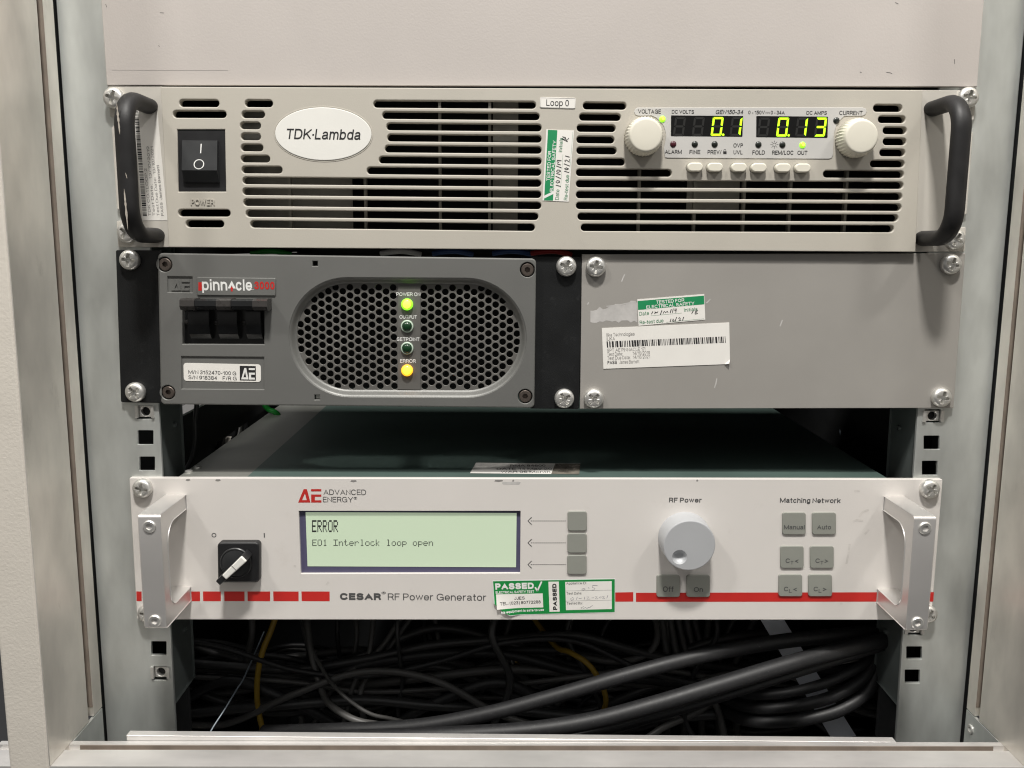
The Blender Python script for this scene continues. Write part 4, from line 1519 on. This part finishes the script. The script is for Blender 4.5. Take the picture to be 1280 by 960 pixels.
for y in (651.2, 678.6, 705.8):
    mb = MB()
    pen(mb, [[(664.6, y - 4.6), (659.9, y), (664.6, y + 4.6)]], .5, pd)
    x = 663.5
    while x < 706:
        pen(mb, [[(x, y), (x + 1.3, y)]], .45, pd)
        x += 2.35
    mb.build('dotted_arrow', M['ink'], ge, 0)


def key(q, mt='key', cap=None, capx=(.2, .8), caph=6):
    x0_, y0_, x1_, y1_ = q
    mb = MB()
    pl = Q([(x0_ + .2, y1_), (x1_, y1_), (x1_, y0_), (x0_, y0_)], CD + 1)
    mb.plate(rnd(pl, 1.5, 4), CD - .1, CD + 1.1, .45)
    k = mb.build('key', M[mt], ge, 25)
    if cap:
        yb = y0_ + (y1_ - y0_) * .76
        w_ = x1_ - x0_
        if cap[0] == 'C' and len(cap) == 3:
            mb = MB()
            d = CD + 1.16
            text(mb, 'C', (x0_ + w_ * .22, yb), (x0_ + w_ * .40, yb), 6.2, d, bold=.015)
            text(mb, cap[1], (x0_ + w_ * .43, yb + 1.8), (x0_ + w_ * .55, yb + 1.8), 4.8, d, bold=.015)
            text(mb, cap[2], (x0_ + w_ * .60, yb), (x0_ + w_ * .77, yb), 6.2, d, bold=.015)
            mb.build('lettering', M['softink'], k, 0)
        else:
            write(k, cap, (x0_ + w_ * capx[0], yb), (x0_ + w_ * capx[1], yb), caph, CD + 1.16, M['softink'], bold=.012)


for q in ((709.4, 639.2, 733.8, 663.6), (709.2, 666.8, 733.6, 691.2), (709, 694, 733.4, 718)):
    key(q)
key((820.6, 718.8, 850, 746.4), cap='Off', capx=(.27, .72), caph=7.5)
key((858, 718.8, 887.6, 746.4), cap='On', capx=(.31, .70), caph=6.4)
key((977.9, 640.6, 1007.4, 668.4), cap='Manual', capx=(.06, .94), caph=6)
key((1015.2, 640.6, 1045.2, 668.4), cap='Auto', capx=(.2, .78), caph=6)
key((975.4, 682.6, 1004.8, 710.4), cap='CT<')
key((1012.6, 682.6, 1042.4, 710.4), cap='CT>')
key((973.2, 718.2, 1003, 745.6), cap='CL<')
key((1010.3, 718.2, 1040.2, 745.6), cap='CL>')
for x0_, x1_, y in ((232, 238, 599.6), (269, 276, 600), (438, 446, 601), (618, 629, 600.6), (640, 643, 600.4), (870, 873, 600.2)):
    mb = MB()
    mb.plate(Q([(x0_, y + 1.2), ((x0_ + x1_) / 2, y + 1.9), (x1_, y + .8), (x1_ - 1, y - .9), (x0_ + 1, y - .8)], CD), CD - .05, CD + .04, .01)
    mb.build('edge_chip', M['fadedink'], ge, 0)
mb = MB()
mb.plate(Q([(627, 603.5), (629, 605.5), (649, 606), (651, 603), (648, 602), (630, 602.2)], CD), CD - .05, CD + .05, .01)
mb.build('glue_mark', M['residue'], ge, 0)
for st in ([(1068, 614), (1075, 613.5)], [(1074, 646), (1078, 640), (1086, 637)], [(1066, 652), (1071, 650), (1079, 651)], [(1081, 668), (1086, 662)], [(1058, 705), (1061, 690), (1062, 680)], [(1050, 754.5), (1053, 754)], [(367, 707.5), (370, 708)], [(408, 731), (411, 727.5)]):
    mb = MB()
    mb.ribbon([P(*p, pd) for p in st], 1.3, pd)
    mb.build('scuff_mark', M['smudge'], ge, 0)
# big dial with finger dimple
DX, DZ = P(861.8, 682, CD + 15)
RD = 34.2 / F * (511 - CD - 15)
mb = MB()
n = 72
dc = (DX - RD * .36, DZ - RD * .46)
front = [(x, z) for x, z in circ((DX, DZ), RD - .7, n)]
mb.loft([[(x, CD, z) for x, z in circ((DX, DZ), RD * 1.03, n)], [(x, CD + 14.2, z) for x, z in circ((DX, DZ), RD, n)], [(x, CD + 14.8, z) for x, z in circ((DX, DZ), RD - .25, n)], [(x, CD + 15, z) for x, z in front]])
dim = circ(dc, 4.4, 32)
mb.fill([front, dim], CD + 15)
rr = []
for r, d in ((4.4, 15), (4.0, 14.2), (3.4, 13.1), (2.4, 12.3), (1.2, 11.95), (.2, 11.9)):
    rr.append([(x, CD + d, z) for x, z in circ(dc, r, 32)])
mb.loft(rr, False, True)
mb.build('dial', M['dial'], ge, 30, 'large silver dial with a finger dimple')
# rotary mains switch
mb = MB()
mb.plate(rnd(Q([(273.5, 727), (325.2, 727), (325.2, 676.8), (272.8, 676.8)], CD + 3), 2.4, 5), CD - .1, CD + 5, 1.0)
rs = mb.build('rotary_switch', M['black'], ge, 30)
kc = P(294.5, 704, CD + 6)
mb = MB()
mb.lathe(kc, [(9.3, CD + 4.9), (9.3, CD + 6), (8.9, CD + 6.4), (8.4, CD + 6.4), (8.2, CD + 6), (7.6, CD + 6.2), (.1, CD + 6.4)], 48)
mb.build('collar', M['rocker'], rs, 30)
ld_ = CD + 18
a_, b_ = Vector(P(271, 730.5, ld_)), Vector(P(305, 698.5, ld_))
s1 = (b_ - a_).normalized(); n1 = Vector((-s1.y, s1.x))
def leverpoly(t0, t1, w0, w1):
    p0, p1 = a_ + (b_ - a_) * t0, a_ + (b_ - a_) * t1
    return [tuple(p0 - n1 * w0), tuple(p1 - n1 * w1), tuple(p1 + n1 * w1), tuple(p0 + n1 * w0)]
mb = MB()
mb.plate(rnd(leverpoly(.0, 1, 1.7, 2.2), .6, 3), CD + 6, ld_ - 1.5, .4)
lv = mb.build('lever', M['black'], rs, 30)
mb = MB()
mb.plate(rnd(leverpoly(.26, .99, 1.75, 2.15), .7, 3), ld_ - 2.2, ld_, .6)
mb.build('lever_top', M['badge'], lv, 30)
mb = MB()
mb.plate(rnd(leverpoly(.62, .645, 1.8, 1.8), .05, 2), ld_ - .3, ld_ + .06, .02)
mb.build('index_line', M['fadedink'], lv, 0)


# machined bar handles
def bar_handle(fx0, fx1, fy0, fy1):
    D1 = 43.0
    a, b = P(fx0, (fy0 + fy1) / 2, D1)[0], P(fx1, (fy0 + fy1) / 2, D1)[0]
    zt, zb = P(fx0, fy0, D1)[1], P(fx0, fy1, D1)[1]
    outer = [(CD - .1, zb), (D1, zb), (D1, zt), (CD - .1, zt)]        # (d, z)
    ou = rnd(outer, [0, 2.0, 2.0, 0], 5)
    T, B, W = 9.0, 9.0, 9.5
    inn = rnd([(CD - .1, zb + B), (D1 - W, zb + B), (D1 - W, zt - T), (CD - .1, zt - T)], [0, 8, 11, 0], 8)
    # U outline: outer going round, then inner back
    ou = ccw(ou); inn = ccw(inn)
    # start both at the lower foot
    def start(p, z):
        k = min(range(len(p)), key=lambda i: (abs(p[i][1] - z) + abs(p[i][0] - (CD - .1))))
        return p[k:] + p[:k]
    ou = start(ou, zb); inn = start(inn, zb + B)
    U = ou + inn[::-1]
    pts2 = [[Vector((d, z, 0)) for d, z in U]]
    tri = tessellate_polygon(pts2)
    bev = .5
    ins = off(ccw(U), -bev)
    U2_ = ccw(U)
    mb = MB()
    L = [[(a + bev, d, z) for d, z in ins]] + [[(a + bev * (1 - math.sin(t)), d, z) for d, z in off(U2_, -bev * (1 - math.cos(t)))] for t in (math.pi / 3, 0)]
    L += [[(b - bev * (1 - math.sin(t)), d, z) for d, z in off(U2_, -bev * (1 - math.cos(t)))] for t in (0, math.pi / 3)] + [[(b - bev, d, z) for d, z in ins]]
    mb.loft(L)
    tri = tessellate_polygon([[Vector((d, z, 0)) for d, z in ins]])
    for xx, fl_ in ((a + bev, 0), (b - bev, 1)):
        i0 = len(mb.v)
        mb.v += [(xx, d, z) for d, z in ins]
        for t in tri:
            p = [ins[k] for k in t]
            ar = (p[1][0] - p[0][0]) * (p[2][1] - p[0][1]) - (p[2][0] - p[0][0]) * (p[1][1] - p[0][1])
            t = tuple(i0 + k for k in t)
            # +x faces need normal +x
            good = (ar > 0) == (fl_ == 1)
            mb.f.append(t if good else (t[0], t[2], t[1]))
    h = mb.build('handle', M['bar'], ge, 20)
    for y in (zt - 6.6, zb + 4.9):
        o = bpy.data.objects.new('handle_screw', HANDLESCREW)
        COL.objects.link(o)
        o.parent = h
        o.location = Vector(((a + b) / 2 * MM, -(D1) * MM, y * MM)) - org(h)
        o.rotation_euler = (0, random.random(), 0)
    return h


h1 = bar_handle(175.8, 204.4, 643.5, 786.5)
h2 = bar_handle(1137.5, 1165.5, 645.5, 789)
for x, y, a in ((177, 611, .2), (183, 768, .3), (1163.5, 612, .6), (1161, 769, .4)):
    fasten(SCREW, x, y, 3, ge, a)
# lid
zl = P(640, 598, CD)[1] - 1.2
lx0, lx1 = PZ(243, 581, zl)[0], PZ(1109, 597, zl)[0]
mb = MB()
mb.box(lx0, lx1, zl - 84, zl - .5, -430, -.4)
mb.build('casing', M['lidedge'], ge)
mb = MB()
mb.box(PZ(310, 595, zl)[0], lx1 - .5, zl - .4, zl, -429, -1)
mb.build('lid', M['lid'], ge)
mb = MB()
for px, py in ((246.5, 584), (236, 589.5)):
    X, D = PZ(px, py, zl)
    mb.lathe((X, zl), [(.1, D)], 4) if False else None
    lp = [[(X + r * math.cos(t), D + r * math.sin(t), zl + h) for t in [2 * math.pi * k / 16 for k in range(16)]] for r, h in ((2.4, -.5), (2.3, .5), (1.5, 1.0), (.1, 1.1))]
    mb.loft(lp, False, True)
mb.build('lid_screw', M['screw'], ge, 50)
q = [(595, 578.4), (725.5, 579.6), (724, 593), (587.5, 591.5)]
mb = MB()
L = [PZ(*p, zl + .1) for p in q]
mb.f.append(tuple(mb.add([(x, d, zl + .15) for x, d in L])))
tg = mb.build('service_label', M['white'], ge, 0)
mb = MB()
L = [PZ(*p, zl + .25) for p in ((694, 579.4), (725.5, 579.8), (724, 592.8), (689, 592.3))]
mb.f.append(tuple(mb.add([(x, d, zl + .22) for x, d in L])))
mb.build('tape', M['brown'], tg, 0)


def flat_text(parent, s, a, b, cap_mm, z, mt):
    A, B = Vector(PZ(*a, z)), Vector(PZ(*b, z))
    vs, fs_ = glyphs(s)
    x0_, x1_ = min(v[0] for v in vs), max(v[0] for v in vs)
    k = (B - A).length / (x1_ - x0_)
    t = (B - A).normalized(); nn = Vector((t.y, -t.x))
    if nn.y > 0: nn = -nn
    mb = MB()
    for v in vs:
        p = A + t * ((v[0] - x0_) * k) + nn * (v[1] * cap_mm / .682)
        mb.v.append((p.x, p.y, z + v[2]))
    mb.f = fs_
    mb.build('lettering', mt, parent, 0)


for s, x0_, x1_, y in (('RMA 84600', 638, 682, 583.2), ('DATE 14 May 20', 621, 690, 587.2), ('WAR 06 Month', 626, 688, 591)):
    flat_text(tg, s, (x0_, y), (x1_, y), 5, zl + .2, M['ink'])

# green PASSED sticker, its lower left corner lifting
sq_ = [(615.5, 725.2), (769, 722.6), (769, 765.6), (618.5, 769.5)]
d0 = CD + .15
def stick(u, v):
    x, y = bary(sq_, u, v)
    lift = 0
    e = max(0, .22 - u) / .22 * max(0, v - .35) / .65
    lift = 4.0 * e ** 1.5
    X, Z = P(x, y, d0)
    return X, d0 + lift, Z
def quadpatch(u0, v0, u1, v1, dd, mt, name, parent, nx=24, ny=10, cut=False):
    mb = MB()
    rows = []
    for j in range(ny + 1):
        r = []
        for i in range(nx + 1):
            u, v = u0 + (u1 - u0) * i / nx, v0 + (v1 - v0) * j / ny
            if cut:
                # torn lower left corner and rounded others
                lim = 1.0 - max(0, .11 - u) / .11 * .36
                v = min(v, lim)
            X, D, Z = stick(u, v)
            r.append((X, D + dd, Z))
        rows.append(r)
    mb.loft(list(reversed(rows)), closed=False)
    return mb.build(name, mt, parent, 40)
pz = quadpatch(0, 0, 1, 1, 0, M['whiteink'], 'passed_sticker', ge, cut=True)
pz['label'] = 'green passed electrical safety sticker with a lifting corner'
quadpatch(.005, .03, .996, .985, .05, M['greenbright'], 'green_ground', pz, cut=True)
quadpatch(.022, .40, .405, .80, .1, M['white'], 'name_field', pz)
quadpatch(.455, .07, .54, .93, .1, M['white'], 'strip_field', pz)
quadpatch(.592, .085, .972, .895, .1, M['white'], 'form_field', pz)


def stick_text(mb, s, a, b, cap, dd, **kw):
    """text laid on the bent sticker, in sticker coordinates"""
    vs, fs_ = glyphs(s, 1, kw.get('bold', 0), 0, 1)
    x0_, x1_ = min(v[0] for v in vs), max(v[0] for v in vs)
    W_, H_ = 153.0, 43.5
    A = Vector((a[0] * W_, a[1] * H_)); B = Vector((b[0] * W_, b[1] * H_))
    k = (B - A).length / (x1_ - x0_)
    t = (B - A).normalized(); nn = Vector((t.y, -t.x))
    i0 = len(mb.v)
    for v in vs:
        p = A + t * ((v[0] - x0_) * k) + nn * (v[1] * cap / .682)
        X, D, Z = stick(p.x / W_, p.y / H_)
        mb.v.append((X, D + dd + v[2], Z))
    mb.f += [tuple(i0 + q for q in f) for f in fs_]


mb = MB()
stick_text(mb, 'PASSED', (.02, .27), (.335, .265), 7.8, .1, bold=.045)
stick_text(mb, 'ELECTRICAL SAFETY TEST', (.02, .385), (.335, .375), 3.1, .1, bold=.03)
stick_text(mb, 'his equipment is safe to use', (.055, .925), (.41, .90), 3.1, .1, bold=.03)
for a, b in (((.345, .22), (.362, .33)), ((.362, .33), (.40, .06))):
    A, B = stick(*a), stick(*b)
    mb.ribbon([(A[0], A[2]), (B[0], B[2])], .95, A[1] + .1)
mb.build('white_lettering', M['whiteink'], pz, 0)
mb = MB()
stick_text(mb, 'JJES', (.17, .565), (.255, .56), 3.7, .14, bold=.01)
stick_text(mb, 'TEL: (023) 80772288', (.05, .70), (.385, .68), 3.7, .14, bold=.01)
stick_text(mb, 'PASSED', (.52, .88), (.52, .13), 5.3, .14, bold=.045)
mb.build('black_lettering', M['ink'], pz, 0)
mb = MB()
for s, x1_, v in (('Appliance ID:', .765, .16), ('Test Date:', .725, .45), ('Tested By:', .73, .735)):
    stick_text(mb, s, (.60, v), (x1_, v), 3.0, .14)
for v in (.345, .635):
    A, B = stick(.592, v), stick(.972, v)
    mb.ribbon([(A[0], A[2]), (B[0], B[2])], .14, A[1] + .13)
mb.build('form_lettering', M['softink'], pz, 0)
mb = MB()
W5 = [[(.735, .335), (.725, .30), (.745, .275), (.755, .31), (.735, .335)], [(.783, .25), (.785, .29)], [(.855, .20), (.815, .20), (.812, .26), (.835, .28), (.825, .33), (.808, .33)],
      [(.64, .62), (.632, .57), (.65, .53), (.66, .58), (.64, .62)], [(.68, .60), (.688, .52)], [(.70, .57), (.725, .56)], [(.745, .60), (.75, .52)], [(.765, .53), (.785, .52), (.765, .595), (.795, .59)], [(.805, .56), (.825, .555)],
      [(.835, .53), (.852, .52), (.835, .59), (.86, .585)], [(.875, .57), (.868, .54), (.885, .53), (.882, .58)], [(.893, .53), (.91, .52), (.895, .585), (.915, .58)], [(.93, .58), (.94, .49)],
      [(.725, .86), (.715, .84), (.74, .80), (.735, .86), (.755, .83), (.765, .86), (.78, .83), (.79, .84), (.80, .80), (.815, .78)]]
for stv in W5:
    pts = [stick(*p) for p in stv]
    mb.ribbon([(p[0], p[2]) for p in pts], .2, pts[0][1] + .16)
mb.build('handwriting', M['pen'], pz, 0)

# ================================================================== CABLES
def smooth_path(pts, n=8):
    v = [Vector(p) for p in pts]
    o = []
    for i in range(len(v) - 1):
        p0, p1, p2, p3 = v[max(i - 1, 0)], v[i], v[i + 1], v[min(i + 2, len(v) - 1)]
        for k in range(n):
            t = k / n
            o.append(.5 * (2 * p1 + (p2 - p0) * t + (2 * p0 - 5 * p1 + 4 * p2 - p3) * t * t + (3 * p1 - p0 - 3 * p2 + p3) * t ** 3))
    o.append(v[-1])
    return [tuple(q) for q in o]


def cable(name, lab, pts, r, mt, group=None, n=12):
    p3 = []
    for x, y, d in pts:
        X, Z = P(x, y, d)
        p3.append((X, d, Z))
    path = smooth_path(p3)
    mb = MB()
    mb.tube(path, r, n)
    c0 = path[len(path) // 2]
    o = mb.build(name, M[mt], None, 60, origin=(c0[0] * MM, -c0[1] * MM, c0[2] * MM))
    tag(o, lab, 'cable', group)
    return o


cable('cable', 'upper of the two thick black cables sweeping across below the generator', [(1150, 783, -50), (1060, 793, -36), (975, 802, -24), (880, 819, -14), (790, 842, -8), (700, 868, -8), (610, 892, -10), (520, 908, -16), (420, 913, -28), (330, 915, -50)], 4.8, 'cable')
cable('cable', 'lower and thickest black cable lying along the silver bottom rail', [(1145, 790, -40), (1080, 806, -22), (1000, 826, -8), (900, 856, 2), (820, 880, 6), (740, 901, 7), (660, 913, 6), (560, 919, 2), (440, 923, -6), (300, 925, -20)], 5.3, 'cable')
cable('cable', 'slimmer black cable tucked just under the lower thick black cable', [(1110, 806, -30), (1000, 840, -14), (900, 872, -6), (820, 896, -4), (740, 917, -6), (640, 930, -10)], 2.9, 'cable')
for k, (lab, ofs) in enumerate((('inner loop of thin black cable curling in front of white sheet', 0), ('middle loop of black cable curling in front of white sheet', 1), ('outer loop of black cable curling in front of white sheet', 2))):
    s = ofs
    cable('cable', lab, [(1075, 800, -50), (1085 - 8 * s + 12 * s, 822 + 6 * s, -42), (1066 + 8 * s, 838 + 14 * s, -34), (1025 + 9 * s, 856 + 17 * s, -30), (975 + 4 * s, 867 + 17 * s, -34), (930, 867 + 16 * s, -50), (890, 850 + 14 * s, -90)], 3.4 + .5 * s, 'cable', 'black cable loops beside the right post')
cable('cable', 'dull yellow cable hanging down at the left of the opening', [(345, 770, -70), (338, 790, -66), (328, 815, -62), (322, 845, -60), (322, 880, -62), (330, 920, -66), (340, 960, -80)], 2.0, 'yellow')
cable('cable', 'dull yellow cable crossing behind the two thick black cables', [(640, 735, -140), (690, 803, -90), (712, 815, -70), (735, 830, -60), (752, 855, -60), (757, 880, -66), (745, 900, -74), (715, 930, -80), (690, 970, -90)], 1.9, 'yellow')
cable('cable', 'pale grey cable bent low at the left behind the rail, brightest of the bundle', [(380, 735, -100), (388, 810, -74), (402, 862, -60), (412, 880, -48), (430, 893, -38), (450, 902, -34), (480, 907, -38), (540, 918, -50), (620, 950, -80)], 2.3, 'greycable')
cable('cable', 'thin grey cable crossing over the pale grey bend at lower left', [(370, 735, -110), (386, 800, -80), (405, 840, -60), (420, 860, -46), (440, 878, -38), (465, 893, -36), (500, 901, -44), (580, 925, -70), (640, 960, -90)], 1.3, 'greycable')
for k, p in enumerate(([(380, 930, -84), (402, 885, -82), (418, 856, -80), (432, 842, -78), (450, 831, -80), (480, 805, -90), (520, 740, -110)], [(420, 940, -72), (431, 900, -70), (440, 862, -74), (450, 840, -80), (462, 815, -86), (470, 735, -110)], [(470, 940, -66), (454, 895, -64), (450, 870, -68), (458, 848, -76), (478, 822, -88), (540, 735, -120)])):
    cable('cable', ('first, flattest of the short grey cables fanning up behind the pale grey bend', 'middle one of the short grey cables fanning up behind the pale grey bend', 'rightmost of the short grey cables fanning up behind the pale grey bend')[k], p, 2.0, 'greycable', 'grey cables fanning up at lower left')
cable('cable', 'thin pale wire slanting down to the rail at the far left', [(330, 790, -110), (306, 845, -60), (297, 860, -50), (280, 888, -36), (262, 917, -24), (250, 950, -14)], .5, 'dimwire')
cable('cable', 'grey cable forming a wide ring in the middle, behind the thick black cables', [(818, 770, -90), (822, 792, -80), (815, 812, -74), (795, 823, -72), (765, 827, -74), (735, 822, -80), (700, 815, -92), (640, 826, -120), (560, 870, -150), (500, 960, -160)], 2.3, 'greycable')
for k in range(5):
    cable('cable', ('grey cable hanging straight, leftmost of five beside the ring', 'second grey cable from the left hanging beside the ring', 'third, middle grey cable hanging beside the ring', 'fourth grey cable from the left hanging beside the ring', 'grey cable hanging furthest right of five beside the ring')[k],
          [(826 + 10 * k, 765, -96 - 6 * k), (830 + 10.5 * k, 792, -90 - 6 * k), (833 + 12 * k, 815, -84 - 6 * k), (838 + 14 * k, 840, -84 - 6 * k), (836 + 20 * k, 880, -88), (830 + 24 * k, 960, -100)], 2.5 + .3 * (k % 2), 'greycable', 'grey cables hanging in the middle')
rg = random.Random(21)
MIDN = ['dim grey cable low between the two thick black cables', 'dim grey cable rising beside the yellow crossing cable', 'dim grey cable arching at lower centre left', 'dim grey cable slanting under the slim black cable',
        'dim grey cable below the loops, nearest the rail', 'dim grey cable curving behind the fanned cables', 'dim grey cable dropping left of the green wire', 'dim grey cable dropping right of the green wire']
DP = [[(480, 960, -140), (590, 880, -124), (612, 832, -110), (640, 838, -105), (680, 870, -110), (760, 960, -130)], [(640, 960, -130), (700, 880, -120), (740, 850, -115), (800, 838, -112), (900, 850, -115), (1000, 960, -140)], [(420, 960, -130), (490, 872, -110), (530, 866, -100), (560, 874, -96), (585, 894, -100), (640, 970, -120)],
      [(760, 960, -60), (820, 915, -60), (850, 900, -64), (880, 885, -70), (905, 860, -80), (960, 735, -130)], [(915, 970, -60), (900, 895, -64), (888, 870, -70), (880, 840, -90), (890, 735, -130)], [(370, 735, -150), (388, 820, -130), (395, 850, -124), (420, 890, -120), (460, 970, -130)],
      [(520, 735, -150), (548, 840, -130), (560, 860, -124), (575, 880, -120), (620, 970, -130)], [(650, 735, -150), (622, 830, -126), (618, 855, -124), (625, 880, -120), (660, 970, -130)]]
for lab, p in zip(MIDN, DP):
    cable('cable', lab, p, 2.4, 'greycable', 'dim grey cables in the bundle')
for k in range(46):
    d = -58 - 3.6 * k
    y = 805 + 78 * rg.random()
    ph, am = rg.random() * 6.3, 10 + 26 * rg.random()
    fr = rg.uniform(1.2, 3.2)
    p = []
    for j in range(12):
        t = j / 11
        yy = y + am * math.sin(ph + fr * t * 6.28) + rg.uniform(-5, 5) + (6 - k * .1)
        p.append((190 + 970 * t, min(max(yy, 745 if t in (0, 1) else 770), 945), d + rg.uniform(-6, 6)))
    cable('cable', 'dark cable lost in the dense tangle at the back of the opening', p, 1.6 + 2.2 * rg.random(), ('cable', 'greycable', 'dimcable')[k % 3], 'tangle of dark cables', 8)
for k in range(16):
    x = 330 + 40 * k + rg.uniform(-14, 14)
    d = -62 - 70 * rg.random()
    p = [(x + rg.uniform(-30, 30), 735, d - 20), (x + rg.uniform(-16, 16), 790, d), (x + rg.uniform(-20, 20), 850, d + rg.uniform(-8, 8)), (x + rg.uniform(-50, 50), 905, d), (x + rg.uniform(-80, 80), 975, d - 10)]
    cable('cable', 'dark cable hanging down into the dense tangle behind the opening', p, 1.4 + 1.4 * rg.random(), ('greycable', 'dimcable', 'cable')[k % 3], 'dark cables hanging into the tangle', 8)
cable('wire', 'short bright green wire in the middle of the cable tangle', [(562, 846, -100), (570, 841, -96), (577, 836, -94)], .9, 'greenwire')
for k, (x, y, mt, lab) in enumerate(((637, 822, 'whitewire', 'white bare wire end in the middle of the tangle'), (645, 827, 'yellow', 'yellow bare wire end in the middle of the tangle'), (633, 834, 'tan', 'tan bare wire end in the middle of the tangle'))):
    cable('wire', lab, [(x, y, -84), (x + 3, y + 3, -92), (x + 4, y + 9, -104)], .9, mt, 'cut wire ends')
# pale slanted sheet seen through the loops on the right
q3 = [(948, 770, -57), (976, 768, -57), (1070, 920, -52), (1040, 924, -52)]
t = MB()
L = []
for x, y, d in q3:
    X, Z = P(x, y, d)
    L.append((X, d, Z))
L2 = [(x, d - 2, z) for x, d, z in L]
t.loft([L2, L][::1], True, True)
o = t.build('cable_duct', M['duct'], None, 0, origin=(L[0][0] * MM, -L[0][1] * MM, L[0][2] * MM))
tag(o, 'pale blue white slanted strip behind the black cable loops on the right', 'duct')

# inside, left of the generator's lid: runner rails and a dangling lead
ru = thing('runner_rail', 'dark support rail running back inside the cabinet at the upper left', 'rail', (-220, -100, -200))
mb = MB()
X0 = P(231, 560, -60)[0]
za, zb_ = P(262, 508, -110)[1], P(262, 560, -110)[1]
mb.box(X0 - 3, X0 - 1, zb_, za + 2, -330, -45)
mb.build('web', M['dark'], ru)
mb = MB()
mb.box(X0 - 12, X0 - 1, za + 2.1, za + 3.4, -330, -45)
mb.build('flange', M['bar'], ru)
cable('cable', 'thin black lead dangling beside the dark support rail at the upper left', [(246, 505, -40), (244, 525, -44), (244, 550, -46), (240, 572, -46), (233, 586, -44)], 1.5, 'cable')
mb = MB()
X, Z = P(250, 553, -260); X2, Z2 = P(295, 547, -260)
mb.box(X - 20, X2, Z, Z2, -264, -258)
o = mb.build('cross_bar', M['cream'], None, 0, origin=(X * MM, .26, Z * MM))
tag(o, 'pale horizontal bar glimpsed left of the dark lid', 'bar')
for k, (x, lab) in enumerate(((276, 'left dark lead hanging in the gap left of the dark lid'), (292, 'middle dark lead hanging in the gap left of the dark lid'), (306, 'right dark lead hanging in the gap left of the dark lid'))):
    cable('cable', lab, [(x + 4, 490, -230), (x, 515, -228), (x + 3, 535, -230), (x - 6, 570, -232)], 2.2, 'cable', 'dark leads hanging left of the lid')
cable('cable', 'pale sheathed lead between the dark leads left of the dark lid', [(303, 500, -242), (299, 520, -240), (297, 545, -240), (290, 575, -244)], 3.0, 'whitewire')
cable('wire', 'green wire glimpsed above the left edge of the dark lid', [(330, 505, -200), (336, 512, -200), (345, 516, -200), (352, 524, -204)], 2.2, 'greenwire')
cable('cable', 'pale flat cable glimpsed right of the dark lid, near the right post', [(1050, 500, -240), (1066, 522, -235), (1052, 540, -230), (1068, 572, -225), (1075, 600, -225)], 2.0, 'dimwire')
# coloured leads in the narrow gap between the upper unit and the grey unit
for k, (x, mt, lab) in enumerate(((338, 'greenwire', 'green lead in the narrow gap over the grey unit, left of the others'), (500, 'whitewire', 'white lead in the narrow gap over the grey unit'), (565, 'bluewire', 'blue lead in the narrow gap over the grey unit'), (640, 'bluewire', 'dark blue lead in the gap over the grey unit, beside the red one'), (688, 'redwire', 'red lead in the narrow gap at the right end of the grey unit'))):
    cable('wire', lab, [(x - 24, 317, -8), (x - 8, 314.5, -6), (x + 8, 314.5, -6), (x + 26, 318, -9)], 1.6, mt, 'leads in the narrow gap')
